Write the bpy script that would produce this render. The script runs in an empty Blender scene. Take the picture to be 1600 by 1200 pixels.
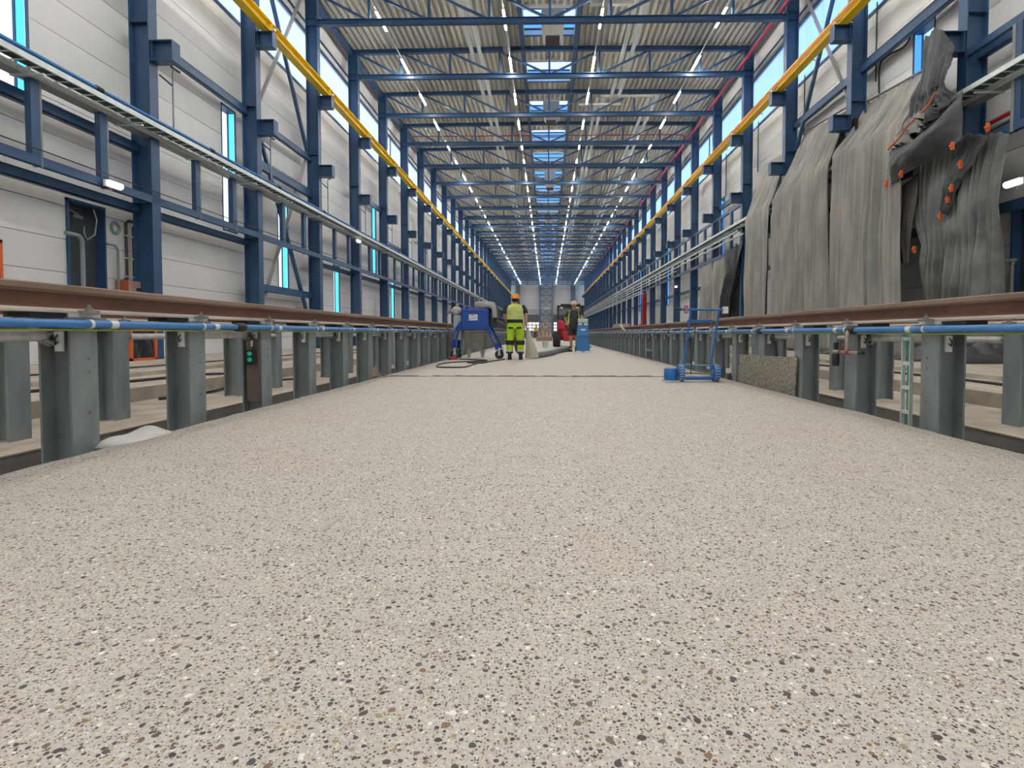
import bpy, math, random
from mathutils import Vector, Matrix, Quaternion, noise as mnoise
random.seed(7)
PI = math.pi
sc = bpy.context.scene
COL = sc.collection

# ------------------------------------------------------------------ camera, world, exposure
cam = bpy.data.cameras.new('camera'); camo = bpy.data.objects.new('camera', cam); COL.objects.link(camo)
camo.location = (0, 0, 0.71)
camo.rotation_euler = (PI/2 - 0.0334, 0, 0.0208)
cam.sensor_width = 36; cam.lens = 870/1600*36
cam.shift_x = -37/1600; cam.shift_y = -50/1600
cam.clip_start = 0.05; cam.clip_end = 600
sc.camera = camo
sc.view_settings.view_transform = 'Standard'; sc.view_settings.look = 'None'
sc.view_settings.gamma = 1; sc.view_settings.use_curve_mapping = False
sc.view_settings.exposure = 0.36
LAMP = 130.0          # radiance of the LED strips
SKY = 1.6            # strength of the sky

w = bpy.data.worlds.new('sky'); sc.world = w; w.use_nodes = True
nt = w.node_tree; nt.nodes.clear()
def wn(t, **k):
    n = nt.nodes.new(t)
    for a, b in k.items(): setattr(n, a, b)
    return n
tc = wn('ShaderNodeTexCoord'); sp = wn('ShaderNodeSeparateXYZ'); nt.links.new(tc.outputs['Generated'], sp.inputs[0])
rp = wn('ShaderNodeValToRGB'); nt.links.new(sp.outputs['Z'], rp.inputs[0])
cr = rp.color_ramp; cr.elements[0].position = 0.0; cr.elements[0].color = (.62, .62, .6, 1)
cr.elements[1].position = 1.0; cr.elements[1].color = (.25, .48, .95, 1)
for p, c in ((.02, (.90, .95, 1, 1)), (.25, (.80, .90, 1, 1)), (.6, (.55, .75, 1, 1))):
    e = cr.elements.new(p); e.color = c
bg = wn('ShaderNodeBackground'); bg.inputs['Strength'].default_value = SKY
out = wn('ShaderNodeOutputWorld')
mr = wn('ShaderNodeMapRange'); mr.inputs[1].default_value = -.35; mr.inputs[2].default_value = .35; nt.links.new(sp.outputs['X'], mr.inputs[0])
mxs = wn('ShaderNodeMix', data_type='RGBA', blend_type='MULTIPLY'); mxs.inputs[7].default_value = (.60, .78, 1, 1)   # the sky is paler on the sun's side
nt.links.new(mr.outputs[0], mxs.inputs[0]); nt.links.new(rp.outputs[0], mxs.inputs[6]); nt.links.new(mxs.outputs[2], bg.inputs[0]); nt.links.new(bg.outputs[0], out.inputs[0])

# ------------------------------------------------------------------ materials
MATS = {}
def mat(name, col, rough=.6, metal=0, var=0.0, vscale=4.0, bump=0.0, bscale=40.0, col2=None, emit=None, spec=None, stretch=None):
    if name in MATS: return MATS[name]
    m = bpy.data.materials.new(name); m.use_nodes = True
    t = m.node_tree; b = t.nodes['Principled BSDF']
    b.inputs['Roughness'].default_value = rough; b.inputs['Metallic'].default_value = metal
    if spec is not None: b.inputs['Specular IOR Level'].default_value = spec
    c = tuple(col) + (1,)
    b.inputs['Base Color'].default_value = c
    if var or bump:
        co = t.nodes.new('ShaderNodeTexCoord'); mp = t.nodes.new('ShaderNodeMapping'); t.links.new(co.outputs['Object'], mp.inputs[0])
        if stretch: mp.inputs['Scale'].default_value = stretch
    if var:
        n = t.nodes.new('ShaderNodeTexNoise'); n.inputs['Scale'].default_value = vscale; n.inputs['Detail'].default_value = 5
        t.links.new(mp.outputs[0], n.inputs[0])
        r = t.nodes.new('ShaderNodeValToRGB'); t.links.new(n.outputs[0], r.inputs[0])
        c2 = col2 or tuple(x*(1-var) for x in col)
        r.color_ramp.elements[0].position = .35; r.color_ramp.elements[0].color = tuple(c2)+(1,)
        r.color_ramp.elements[1].position = .65; r.color_ramp.elements[1].color = tuple(min(1, x*(1+var*.4)) for x in col)+(1,)
        t.links.new(r.outputs[0], b.inputs['Base Color'])
    if bump:
        n2 = t.nodes.new('ShaderNodeTexNoise'); n2.inputs['Scale'].default_value = bscale; t.links.new(mp.outputs[0], n2.inputs[0])
        bp = t.nodes.new('ShaderNodeBump'); bp.inputs['Strength'].default_value = bump; bp.inputs['Distance'].default_value = .01
        t.links.new(n2.outputs[0], bp.inputs['Height']); t.links.new(bp.outputs[0], b.inputs['Normal'])
    if emit:
        b.inputs['Emission Color'].default_value = tuple(emit[0])+(1,); b.inputs['Emission Strength'].default_value = emit[1]
    MATS[name] = m
    return m

BLUE = mat('blue_paint', (.031, .080, .175), .40, var=.12, vscale=2)
GALV = mat('galvanized_steel', (.27, .305, .305), .5, .25, var=.22, vscale=5, bump=.05, stretch=(1, 1, .35))
GALVL = mat('bright_zinc', (.68, .73, .71), .42, .35, var=.1, vscale=8)
RUST = mat('rail_rust', (.135, .058, .038), .75, var=.3, vscale=6, stretch=(1, .3, 1))
RHEAD = mat('rail_head_worn', (.27, .185, .135), .6, var=.25, vscale=5, stretch=(1, .2, 1))
RFOOT = mat('rail_foot_dust', (.52, .45, .39), .8, var=.25, vscale=6, stretch=(1, .2, 1))
YEL = mat('crane_yellow', (.85, .57, .010), .4, var=.05, vscale=1)
ORG = mat('crane_rail_orange', (.80, .36, .07), .5)
PANEL = mat('wall_panel', (.735, .725, .71), .55, var=.04, vscale=1.2)
JOINT = mat('panel_core', (.20, .19, .19), .8)
DECK = mat('roof_sheet', (.63, .605, .535), .5)
CONC = mat('floor_concrete', (.46, .40, .33), .85, var=.25, vscale=2.5, bump=.2, bscale=30)
CONCD = mat('pit_concrete', (.22, .205, .185), .9, var=.2, vscale=3)
DARK = mat('black_plastic', (.018, .018, .02), .55)
RUBBER = mat('tyre_rubber', (.03, .03, .032), .8)
DOORM = mat('door_grey', (.040, .052, .060), .5)
WHITE = mat('white_plastic', (.72, .72, .70), .5)
FILM = mat('plastic_film', (.58, .57, .53), .35, var=.2, vscale=14, bump=.4, bscale=30)
PIPEB = mat('blue_pipe', (.045, .21, .52), .4, var=.1, vscale=3)
TROL = mat('trolley_blue', (.015, .13, .38), .4)
MACH = mat('machine_blue', (.008, .065, .33), .3)
GRIND = mat('grinder_blue', (.02, .16, .40), .4)
GREYM = mat('grey_steel', (.25, .245, .23), .5, .2, var=.15, vscale=6)
DUCT = mat('duct_grey', (.34, .325, .30), .5, .3, var=.1, vscale=5)
RED = mat('red_paint', (.45, .025, .035), .5)
REDP = mat('sprinkler_red', (.38, .03, .045), .5)
ORANGE = mat('orange_plastic', (.72, .13, .03), .55)
TARP = mat('dust_sheet', (.355, .33, .292), .78, var=.22, vscale=1.4, bump=.25, bscale=9, col2=(.235, .236, .222), stretch=(1, 1, .4))
TARPD = mat('dust_sheet_dark', (.056, .060, .066), .5, var=.35, vscale=1.8, bump=.35, bscale=8)
SKIN = mat('skin', (.50, .27, .18), .6)
HIVIS = mat('hi_vis_trousers', (.42, .66, .012), .75, var=.12, vscale=9)
VEST = mat('hi_vis_vest', (.56, .62, .13), .75, var=.15, vscale=12)
VESTG = mat('hi_vis_vest_green', (.50, .68, .03), .75, var=.1, vscale=12)
BAND = mat('reflective_band', (.50, .52, .40), .5)
BLKC = mat('black_cloth', (.014, .016, .022), .85)
GRYC = mat('charcoal_cloth', (.045, .046, .052), .85)
HAIR = mat('dark_hair', (.02, .014, .01), .8)
HELM = mat('orange_helmet', (.85, .33, .03), .35)
CAPM = mat('pale_helmet', (.66, .56, .40), .45)
HOSE = mat('grey_hose', (.145, .165, .19), .55)
BAGM = mat('pale_bag', (.50, .49, .41), .8, var=.12, vscale=10)
GREENC = mat('green_cable', (.02, .30, .18), .5)
WIRE = mat('black_cable', (.03, .026, .024), .6)
BOARDM = None

def shader_mat(name, build):
    m = bpy.data.materials.new(name); m.use_nodes = True
    t = m.node_tree; t.nodes.clear(); o = t.nodes.new('ShaderNodeOutputMaterial')
    build(t, o); MATS[name] = m
    return m
def glass_build(tint, gloss=.06, diff=0.0, dcol=(1, 1, 1), streak=0.0):
    def f(t, o):
        tr = t.nodes.new('ShaderNodeBsdfTransparent'); tr.inputs[0].default_value = tuple(tint)+(1,)
        gl = t.nodes.new('ShaderNodeBsdfGlossy'); gl.inputs['Roughness'].default_value = .05
        mx = t.nodes.new('ShaderNodeMixShader'); mx.inputs[0].default_value = gloss
        t.links.new(tr.outputs[0], mx.inputs[1]); t.links.new(gl.outputs[0], mx.inputs[2])
        last = mx
        if diff:
            tl = t.nodes.new('ShaderNodeBsdfTranslucent'); tl.inputs[0].default_value = tuple(dcol)+(1,)
            m2 = t.nodes.new('ShaderNodeMixShader'); m2.inputs[0].default_value = diff
            t.links.new(mx.outputs[0], m2.inputs[1]); t.links.new(tl.outputs[0], m2.inputs[2]); last = m2
        if streak:
            co = t.nodes.new('ShaderNodeTexCoord'); mp = t.nodes.new('ShaderNodeMapping'); mp.inputs['Scale'].default_value = (1, 3.0, .06)
            n = t.nodes.new('ShaderNodeTexNoise'); n.inputs['Scale'].default_value = 1.6; n.inputs['Detail'].default_value = 3
            t.links.new(co.outputs['Object'], mp.inputs[0]); t.links.new(mp.outputs[0], n.inputs[0])
            r = t.nodes.new('ShaderNodeValToRGB'); t.links.new(n.outputs[0], r.inputs[0])
            r.color_ramp.elements[0].position = .35; r.color_ramp.elements[0].color = tuple(x*(1-streak) for x in tint)+(1,)
            r.color_ramp.elements[1].position = .6; r.color_ramp.elements[1].color = tuple(tint)+(1,)
            t.links.new(r.outputs[0], tr.inputs[0])
        t.links.new(last.outputs[0], o.inputs[0])
    return f
GLASS = shader_mat('clear_glass', glass_build((.93, .97, .98)))
CYAN = shader_mat('lit_reveal_cyan', glass_build((.30, .78, .93), .04))  # sunlit blue of the jamb reveals, put into the tint
SKYB = shader_mat('sky_lit_blue', glass_build((.34, .60, .92), .04))  # sky light on jambs and skylight ends, put into the tint
POLY = shader_mat('clerestory_sheet', glass_build((.80, .88, .95), .03, .35, (.92, .96, 1), .07))
OPAL = shader_mat('opal_sheet', glass_build((.9, .93, .95), .02, .5, (1, 1, 1)))
CABG = shader_mat('cab_glass', glass_build((.45, .52, .50), .10))
def led_build(t, o):
    e = t.nodes.new('ShaderNodeEmission'); e.inputs[0].default_value = (1, .965, .90, 1); e.inputs[1].default_value = LAMP
    t.links.new(e.outputs[0], o.inputs[0])
LED = shader_mat('led_diffuser', led_build)
def lamp_build(t, o):
    e = t.nodes.new('ShaderNodeEmission'); e.inputs[0].default_value = (1, .98, .94, 1); e.inputs[1].default_value = 3.5
    t.links.new(e.outputs[0], o.inputs[0])
WLAMP = shader_mat('wall_lamp_glow', lamp_build)

def slab_material():
    m = bpy.data.materials.new('ground_aggregate_slab'); m.use_nodes = True
    t = m.node_tree; b = t.nodes['Principled BSDF']; b.inputs['Roughness'].default_value = .62
    L = t.links.new
    co = t.nodes.new('ShaderNodeTexCoord')
    def noise(scale, detail=4, rough=.55):
        n = t.nodes.new('ShaderNodeTexNoise'); n.inputs['Scale'].default_value = scale; n.inputs['Detail'].default_value = detail
        n.inputs['Roughness'].default_value = rough
        L(co.outputs['Object'], n.inputs['Vector']); return n
    def ramp(src, stops):
        r = t.nodes.new('ShaderNodeValToRGB'); L(src, r.inputs[0])
        while len(r.color_ramp.elements) > 1: r.color_ramp.elements.remove(r.color_ramp.elements[-1])
        for i, (p, c) in enumerate(stops):
            e = r.color_ramp.elements[0] if i == 0 else r.color_ramp.elements.new(p)
            e.position = p; e.color = tuple(c)+(1,)
        return r
    def mix(f, a, c, mode='MIX'):
        x = t.nodes.new('ShaderNodeMix'); x.data_type = 'RGBA'; x.blend_type = mode
        if isinstance(f, float): x.inputs[0].default_value = f
        else: L(f, x.inputs[0])
        for i, v in ((6, a), (7, c)):
            if isinstance(v, tuple): x.inputs[i].default_value = v+(1,)
            else: L(v, x.inputs[i])
        return x.outputs[2]
    def math_(op, a, c=None):
        x = t.nodes.new('ShaderNodeMath'); x.operation = op
        for i, v in ((0, a), (1, c)):
            if v is None: continue
            if isinstance(v, (int, float)): x.inputs[i].default_value = v
            else: L(v, x.inputs[i])
        return x.outputs[0]
    big = noise(.55, 3); mid = noise(5.5, 5); fine = noise(95, 3, .7)
    base = ramp(big.outputs[0], [(.3, (.54, .465, .375)), (.5, (.575, .515, .44)), (.7, (.57, .485, .375))]).outputs[0]
    base = mix(.55, base, ramp(mid.outputs[0], [(.3, (.47, .42, .365)), (.6, (.655, .59, .515))]).outputs[0])
    base = mix(.5, base, ramp(fine.outputs[0], [(.32, (.30, .275, .25)), (.52, (.575, .54, .495)), (.72, (.80, .76, .71))]).outputs[0])
    pink = noise(.8, 2)
    base = mix(ramp(pink.outputs[0], [(.55, (0, 0, 0)), (.72, (.35, .35, .35))]).outputs[0], base, (.60, .42, .33))
    warp = noise(14, 2)
    def pebbles(scale, rmax, keep, base, stops, seed):
        mp = t.nodes.new('ShaderNodeMapping'); mp.inputs['Location'].default_value = (seed, seed*1.7, 0)
        mp.inputs['Rotation'].default_value = (0, 0, seed)
        L(co.outputs['Object'], mp.inputs[0])
        add = t.nodes.new('ShaderNodeMix'); add.data_type = 'VECTOR'; add.inputs[0].default_value = .022*40/scale
        L(mp.outputs[0], add.inputs[4]); L(warp.outputs['Color'], add.inputs[5])
        v = t.nodes.new('ShaderNodeTexVoronoi'); v.voronoi_dimensions = '2D'; v.inputs['Scale'].default_value = scale
        L(add.outputs[1], v.inputs['Vector'])
        s = t.nodes.new('ShaderNodeSeparateColor'); L(v.outputs['Color'], s.inputs[0])
        wob = t.nodes.new('ShaderNodeTexNoise'); wob.inputs['Scale'].default_value = scale*2.2; wob.inputs['Detail'].default_value = 1
        L(co.outputs['Object'], wob.inputs['Vector'])
        rad = math_('MULTIPLY', s.outputs[1], rmax)
        rad = math_('ADD', rad, rmax*.35)
        d = math_('ADD', v.outputs['Distance'], math_('MULTIPLY', math_('SUBTRACT', wob.outputs[0], .5), .22))
        inside = math_('LESS_THAN', d, rad)
        k = math_('GREATER_THAN', s.outputs[0], 1-keep)
        f = math_('MULTIPLY', inside, k)
        c = ramp(s.outputs[2], stops)
        c.color_ramp.interpolation = 'CONSTANT'
        return mix(f, base, c.outputs[0])
    dk = [(0, (.065, .055, .052)), (.2, (.10, .075, .065)), (.36, (.17, .13, .11)), (.48, (.075, .08, .08)), (.58, (.25, .15, .085)), (.65, (.36, .29, .16)), (.74, (.20, .12, .10)), (.82, (.70, .66, .56)), (.92, (.85, .83, .78))]
    col = pebbles(165, .29, .52, base, dk, 3.1)
    col = pebbles(80, .28, .46, col, dk, 1.3)
    col = pebbles(44, .25, .22, col, dk, 5.7)
    L(col, b.inputs['Base Color'])
    bp = t.nodes.new('ShaderNodeBump'); bp.inputs['Strength'].default_value = .25; bp.inputs['Distance'].default_value = .004
    L(fine.outputs[0], bp.inputs['Height']); L(bp.outputs[0], b.inputs['Normal'])
    MATS['slab'] = m
    return m
SLAB = slab_material()
def board_material():
    m = mat('speckled_board', (.27, .255, .22), .7)
    t = m.node_tree; b = t.nodes['Principled BSDF']
    co = t.nodes.new('ShaderNodeTexCoord'); n = t.nodes.new('ShaderNodeTexNoise'); n.inputs['Scale'].default_value = 70; n.inputs['Detail'].default_value = 4
    mp = t.nodes.new('ShaderNodeMapping'); mp.inputs['Scale'].default_value = (1, 1, .45); mp.inputs['Rotation'].default_value = (.5, 0, 0)
    t.links.new(co.outputs['Object'], mp.inputs[0]); t.links.new(mp.outputs[0], n.inputs[0])
    r = t.nodes.new('ShaderNodeValToRGB'); r.color_ramp.elements[0].position = .36; r.color_ramp.elements[0].color = (.10, .09, .075, 1)
    r.color_ramp.elements[1].position = .62; r.color_ramp.elements[1].color = (.46, .42, .35, 1)
    t.links.new(n.outputs[0], r.inputs[0]); t.links.new(r.outputs[0], b.inputs['Base Color'])
    return m
BOARDM = board_material()

# ------------------------------------------------------------------ mesh helpers
class MB:
    def __init__(s): s.v = []; s.f = []; s.m = []; s.sm = []
    def add(s, vs, fs, mi=0, smooth=False):
        o = len(s.v); s.v += [tuple(x) for x in vs]
        for f in fs: s.f.append(tuple(i+o for i in f)); s.m.append(mi); s.sm.append(smooth)
        return s
    def box(s, x0, x1, y0, y1, z0, z1, mi=0):
        if x0 > x1: x0, x1 = x1, x0
        if y0 > y1: y0, y1 = y1, y0
        if z0 > z1: z0, z1 = z1, z0
        return s.add([(x0,y0,z0),(x1,y0,z0),(x1,y1,z0),(x0,y1,z0),(x0,y0,z1),(x1,y0,z1),(x1,y1,z1),(x0,y1,z1)],
              [(0,3,2,1),(4,5,6,7),(0,1,5,4),(1,2,6,5),(2,3,7,6),(3,0,4,7)], mi)
    def cbox(s, c, d, mi=0): return s.box(c[0]-d[0]/2, c[0]+d[0]/2, c[1]-d[1]/2, c[1]+d[1]/2, c[2]-d[2]/2, c[2]+d[2]/2, mi)
    def hexa(s, lo, hi, mi=0):   # two quads (4 pts each) joined
        return s.add(list(lo)+list(hi), [(0,3,2,1),(4,5,6,7),(0,1,5,4),(1,2,6,5),(2,3,7,6),(3,0,4,7)], mi)
    def bar(s, p0, p1, a, b, mi=0, up=(0,0,1)):
        p0 = Vector(p0); p1 = Vector(p1); d = (p1-p0).normalized(); u = Vector(up)
        if abs(d.dot(u)) > .98: u = Vector((0,1,0))
        r = d.cross(u).normalized()*a/2; q = r.cross(d).normalized()*b/2
        return s.hexa([p0-r-q, p0+r-q, p0+r+q, p0-r+q], [p1-r-q, p1+r-q, p1+r+q, p1-r+q], mi)
    def prism(s, prof, o, u, v, wv, mi=0):   # profile in (u,v), swept along vector wv
        o = Vector(o); u = Vector(u); v = Vector(v); wv = Vector(wv); n = len(prof)
        vs = [o+u*a+v*b for a, b in prof]; vs += [p+wv for p in vs]
        fs = [(i, (i+1) % n, (i+1) % n+n, i+n) for i in range(n)] + [tuple(range(n))[::-1], tuple(range(n, 2*n))]
        return s.add(vs, fs, mi)
    def tube(s, pts, r, n=8, mi=0, cap=True, rr=None):
        pts = [Vector(p) for p in pts]; vs = []; fs = []; prev = None
        for i, p in enumerate(pts):
            d = (pts[min(i+1, len(pts)-1)]-pts[max(i-1, 0)]).normalized()
            if prev is None:
                a = Vector((0,0,1)) if abs(d.z) < .9 else Vector((1,0,0)); x = d.cross(a).normalized()
            else:
                x = (prev-d*prev.dot(d)); x = x.normalized() if x.length > 1e-6 else d.orthogonal().normalized()
            prev = x; y = d.cross(x); R = rr[i] if rr else r
            vs += [p+(x*math.cos(2*PI*k/n)+y*math.sin(2*PI*k/n))*R for k in range(n)]
        for i in range(len(pts)-1):
            fs += [(i*n+k, i*n+(k+1) % n, (i+1)*n+(k+1) % n, (i+1)*n+k) for k in range(n)]
        s.add(vs, fs, mi, True)
        if cap: s.add(vs[:n], [tuple(range(n))[::-1]], mi); s.add(vs[-n:], [tuple(range(n))], mi)
        return s
    def lathe(s, prof, c=(0,0,0), n=16, axis='z', mi=0, smooth=True):
        vs = []
        for r, h in prof:
            for k in range(n):
                a, b = r*math.cos(2*PI*k/n), r*math.sin(2*PI*k/n)
                p = (a, b, h) if axis == 'z' else ((h, a, b) if axis == 'x' else (b, h, a))
                vs.append((c[0]+p[0], c[1]+p[1], c[2]+p[2]))
        fs = []
        for i in range(len(prof)-1): fs += [(i*n+k, i*n+(k+1) % n, (i+1)*n+(k+1) % n, (i+1)*n+k) for k in range(n)]
        s.add(vs, fs, mi, smooth)
        s.add(vs[:n], [tuple(range(n))[::-1]], mi); s.add(vs[-n:], [tuple(range(n))], mi)
        return s
    def loft(s, rings, n=18, mi=0, cap=True):   # rings: (cx,cy,cz,rx,ry)
        vs = []; fs = []
        for cx, cy, cz, rx, ry in rings:
            for k in range(n):
                a = 2*PI*k/n; ca, sa = math.cos(a), math.sin(a)
                vs.append((cx+rx*math.copysign(abs(ca)**.85, ca), cy+ry*math.copysign(abs(sa)**.85, sa), cz))
        for i in range(len(rings)-1): fs += [(i*n+k, i*n+(k+1) % n, (i+1)*n+(k+1) % n, (i+1)*n+k) for k in range(n)]
        s.add(vs, fs, mi, True)
        if cap: s.add(vs[:n], [tuple(range(n))[::-1]], mi); s.add(vs[-n:], [tuple(range(n))], mi)
        return s
    def grid(s, fn, nu, nv, mi=0):
        vs = [fn(i/nu, j/nv) for i in range(nu+1) for j in range(nv+1)]
        fs = [(i*(nv+1)+j, (i+1)*(nv+1)+j, (i+1)*(nv+1)+j+1, i*(nv+1)+j+1) for i in range(nu) for j in range(nv)]
        return s.add(vs, fs, mi, True)
    def mesh(s, name, mats):
        me = bpy.data.meshes.new(name); me.from_pydata(s.v, [], s.f)
        for m in (mats if isinstance(mats, (list, tuple)) else [mats]): me.materials.append(m)
        me.polygons.foreach_set('material_index', s.m); me.polygons.foreach_set('use_smooth', s.sm)
        me.update(); return me
    def build(s, name, mats, parent=None, loc=None):
        return put(name, s.mesh(name, mats), parent, loc)
def put(name, me, parent=None, loc=None):
    o = bpy.data.objects.new(name, me); COL.objects.link(o)
    if parent: o.parent = parent
    if loc: o.location = loc
    return o
def tag(o, label=None, cat=None, group=None, kind=None):
    if label: o['label'] = label
    if cat: o['category'] = cat
    if group: o['group'] = group
    if kind: o['kind'] = kind
    return o
def empty(name, loc=(0,0,0), rz=0, label=None, cat=None, group=None, kind=None):
    o = bpy.data.objects.new(name, None); COL.objects.link(o); o.location = loc; o.rotation_euler = (0,0,rz)
    o.empty_display_size = .2
    return tag(o, label, cat, group, kind)
KIDS = {}
def copy_tree(o, loc=None, rz=None, label=None, parent=None):
    c = o.copy(); COL.objects.link(c)
    if parent: c.parent = parent
    if loc is not None: c.location = loc
    if rz is not None: c.rotation_euler = (0,0,rz)
    if label: c['label'] = label
    for ch in list(o.children): copy_tree(ch, parent=c)
    return c
def thick(o, t, off=0):
    m = o.modifiers.new('thick', 'SOLIDIFY'); m.thickness = t; m.offset = off; return o
def bevel(o, wd=.01, seg=2):
    m = o.modifiers.new('bev', 'BEVEL'); m.width = wd; m.segments = seg; m.limit_method = 'ANGLE'; return o
ONES = 'zeroth first second third fourth fifth sixth seventh eighth ninth tenth eleventh twelfth thirteenth fourteenth fifteenth sixteenth seventeenth eighteenth nineteenth'.split()
TENS = {2:'twenty',3:'thirty',4:'forty',5:'fifty',6:'sixty',7:'seventy',8:'eighty',9:'ninety'}
TENTH = {2:'twentieth',3:'thirtieth',4:'fortieth',5:'fiftieth',6:'sixtieth',7:'seventieth',8:'eightieth',9:'ninetieth'}
def nth(n):
    if n < 20: return ONES[n]
    return TENTH[n//10] if n % 10 == 0 else TENS[n//10]+'-'+ONES[n % 10]
def hprof(b, h, tf, tw):   # H section, flanges along u at v = +-h/2
    return [(-b/2,-h/2),(b/2,-h/2),(b/2,-h/2+tf),(tw/2,-h/2+tf),(tw/2,h/2-tf),(b/2,h/2-tf),(b/2,h/2),(-b/2,h/2),(-b/2,h/2-tf),(-tw/2,h/2-tf),(-tw/2,-h/2+tf),(-b/2,-h/2+tf)]

# ------------------------------------------------------------------ dimensions of the hall (metres; z = 0 is the slab)
BAY = 5.015; NB = 28
def YK(k): return 13.67 + BAY*k
YEND = YK(NB); YBACK = YK(-7)
XC = .10
SIDE = {-1: dict(col=-9.65, wall=-10.45, name='undraped wall'), 1: dict(col=9.85, wall=10.65, name='sheet-draped wall')}
FZ = .07                     # work floor by the walls

# ------------------------------------------------------------------ floor
fl = empty('floor', (0,0,0), kind='structure')
def slab(y0, y1, seed, nx=24, step=.12):
    ny = int((y1-y0)/step)
    def edge(y, s):
        n = mnoise.noise(Vector((y*.9, seed+s*7, 0)))*.035 + mnoise.noise(Vector((y*4.3, seed+s*3, 5)))*.018
        return (2.82 if s > 0 else -2.755) + s*n
    def hump(y): return mnoise.noise(Vector((y*.33, 2.2, 0)))*.006
    b = MB(); vs = []; cols = 9
    for j in range(ny+1):
        y = y0+(y1-y0)*j/ny; a, c = edge(y, -1), edge(y, 1); h = hump(y)
        yy = y
        if j == 0 or j == ny: h -= .004
        row = [(a-.02, yy, -.62), (a, yy, -.035+h), (a+.03, yy, h)]
        for i in range(1, 8): row.append((a+.03+(c-a-.06)*i/8, yy, 0.0))
        row += [(c-.03, yy, h), (c, yy, -.035+h), (c+.02, yy, -.62)]
        vs += row; m = len(row)
    fs = [(j*m+i, j*m+i+1, (j+1)*m+i+1, (j+1)*m+i) for j in range(ny) for i in range(m-1)]
    b.add(vs, fs, 0, True)
    b.add(vs[:m], [tuple(range(m))[::-1]]); b.add(vs[-m:], [tuple(range(m))])
    return b.build('slab', SLAB, fl)
slab(-6, 9.12, 1.0); MB().box(-2.75, 2.82, YBACK, -6.0, -.62, 0).build('slab', SLAB, fl); slab(9.135, YEND, 5.0, step=.5)
b = MB()
b.box(-4.0, 4.2, YBACK, YEND, -1.15, -1.0)
b.build('pit_floor', CONCD, fl)
b = MB(); jr = random.Random(3); xs = [-2.72+.12*i for i in range(47)]
for i in range(len(xs)-1):
    if xs[i+1] > 2.80: break
    y = 9.127+.012*math.sin(i*.9); b.box(xs[i], xs[i+1], y-.010, y+.010, -.03, jr.uniform(.006, .018))
b.build('joint_strip', mat('joint_filler', (.15, .115, .09), .9), fl)
for s, nm in ((-1, 'a'), (1, 'b')):
    e = -3.95 if s < 0 else 4.05
    MB().box(s*abs(e), s*5.35, YBACK, YEND, -1.1, -.19).build('pit_kerb', [CONCD], fl)
    MB().box(s*(abs(e)-.012), s*5.35, YBACK, YEND, -.19, -.178).build('work_strip', CONC, fl)
    MB().box(s*5.35, s*6.75, YBACK, YEND, -1.1, 0).build('work_strip', CONC, fl)
    MB().box(s*6.75, SIDE[s]['wall']+s*.1, YBACK, YEND, -1.1, FZ).build('work_strip', CONC, fl)

# ------------------------------------------------------------------ walls
ROWS = [FZ] + [.586+.722*i for i in range(15)] + [11.2]   # panel joints
WIN = {-1: [(9.9, 11.2, 5.42, 8.1), (17.85, 18.68, 4.06, 8.11), (21.5, 22.38, 2.48, 5.95), (27.05, 27.92, 1.0, 4.08), (33.1, 34.0, 4.3, 8.5), (37.1, 38.0, 1.3, 4.3),
             (46.9, 47.9, 4.1, 8.1), (51.8, 52.7, 1.3, 4.3), (61.5, 62.4, 4.1, 8.1), (66.9, 67.8, 1.3, 4.3), (76.9, 77.9, 4.1, 8.1)],
       1: [(15.8, 16.72, 7.2, 9.45), (33.9, 34.9, 3.2, 8.95), (49.1, 50.0, 3.2, 8.9), (63.9, 64.9, 3.2, 8.9), (78.9, 79.9, 3.2, 8.9)]}
DOOR = {-1: [(11.95, 13.0, 0, 3.66)], 1: [(12.02, 13.05, 0, 3.6)]}
pcache = {}
def panel_mesh(dy, dz):
    k = (round(dy, 3), round(dz, 3))
    if k not in pcache:
        g = .007
        pcache[k] = MB().box(-.014, .014, -dy/2+.0015, dy/2-.0015, -dz/2+g, dz/2-g).mesh('wall_panel', PANEL)
    return pcache[k]
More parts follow.
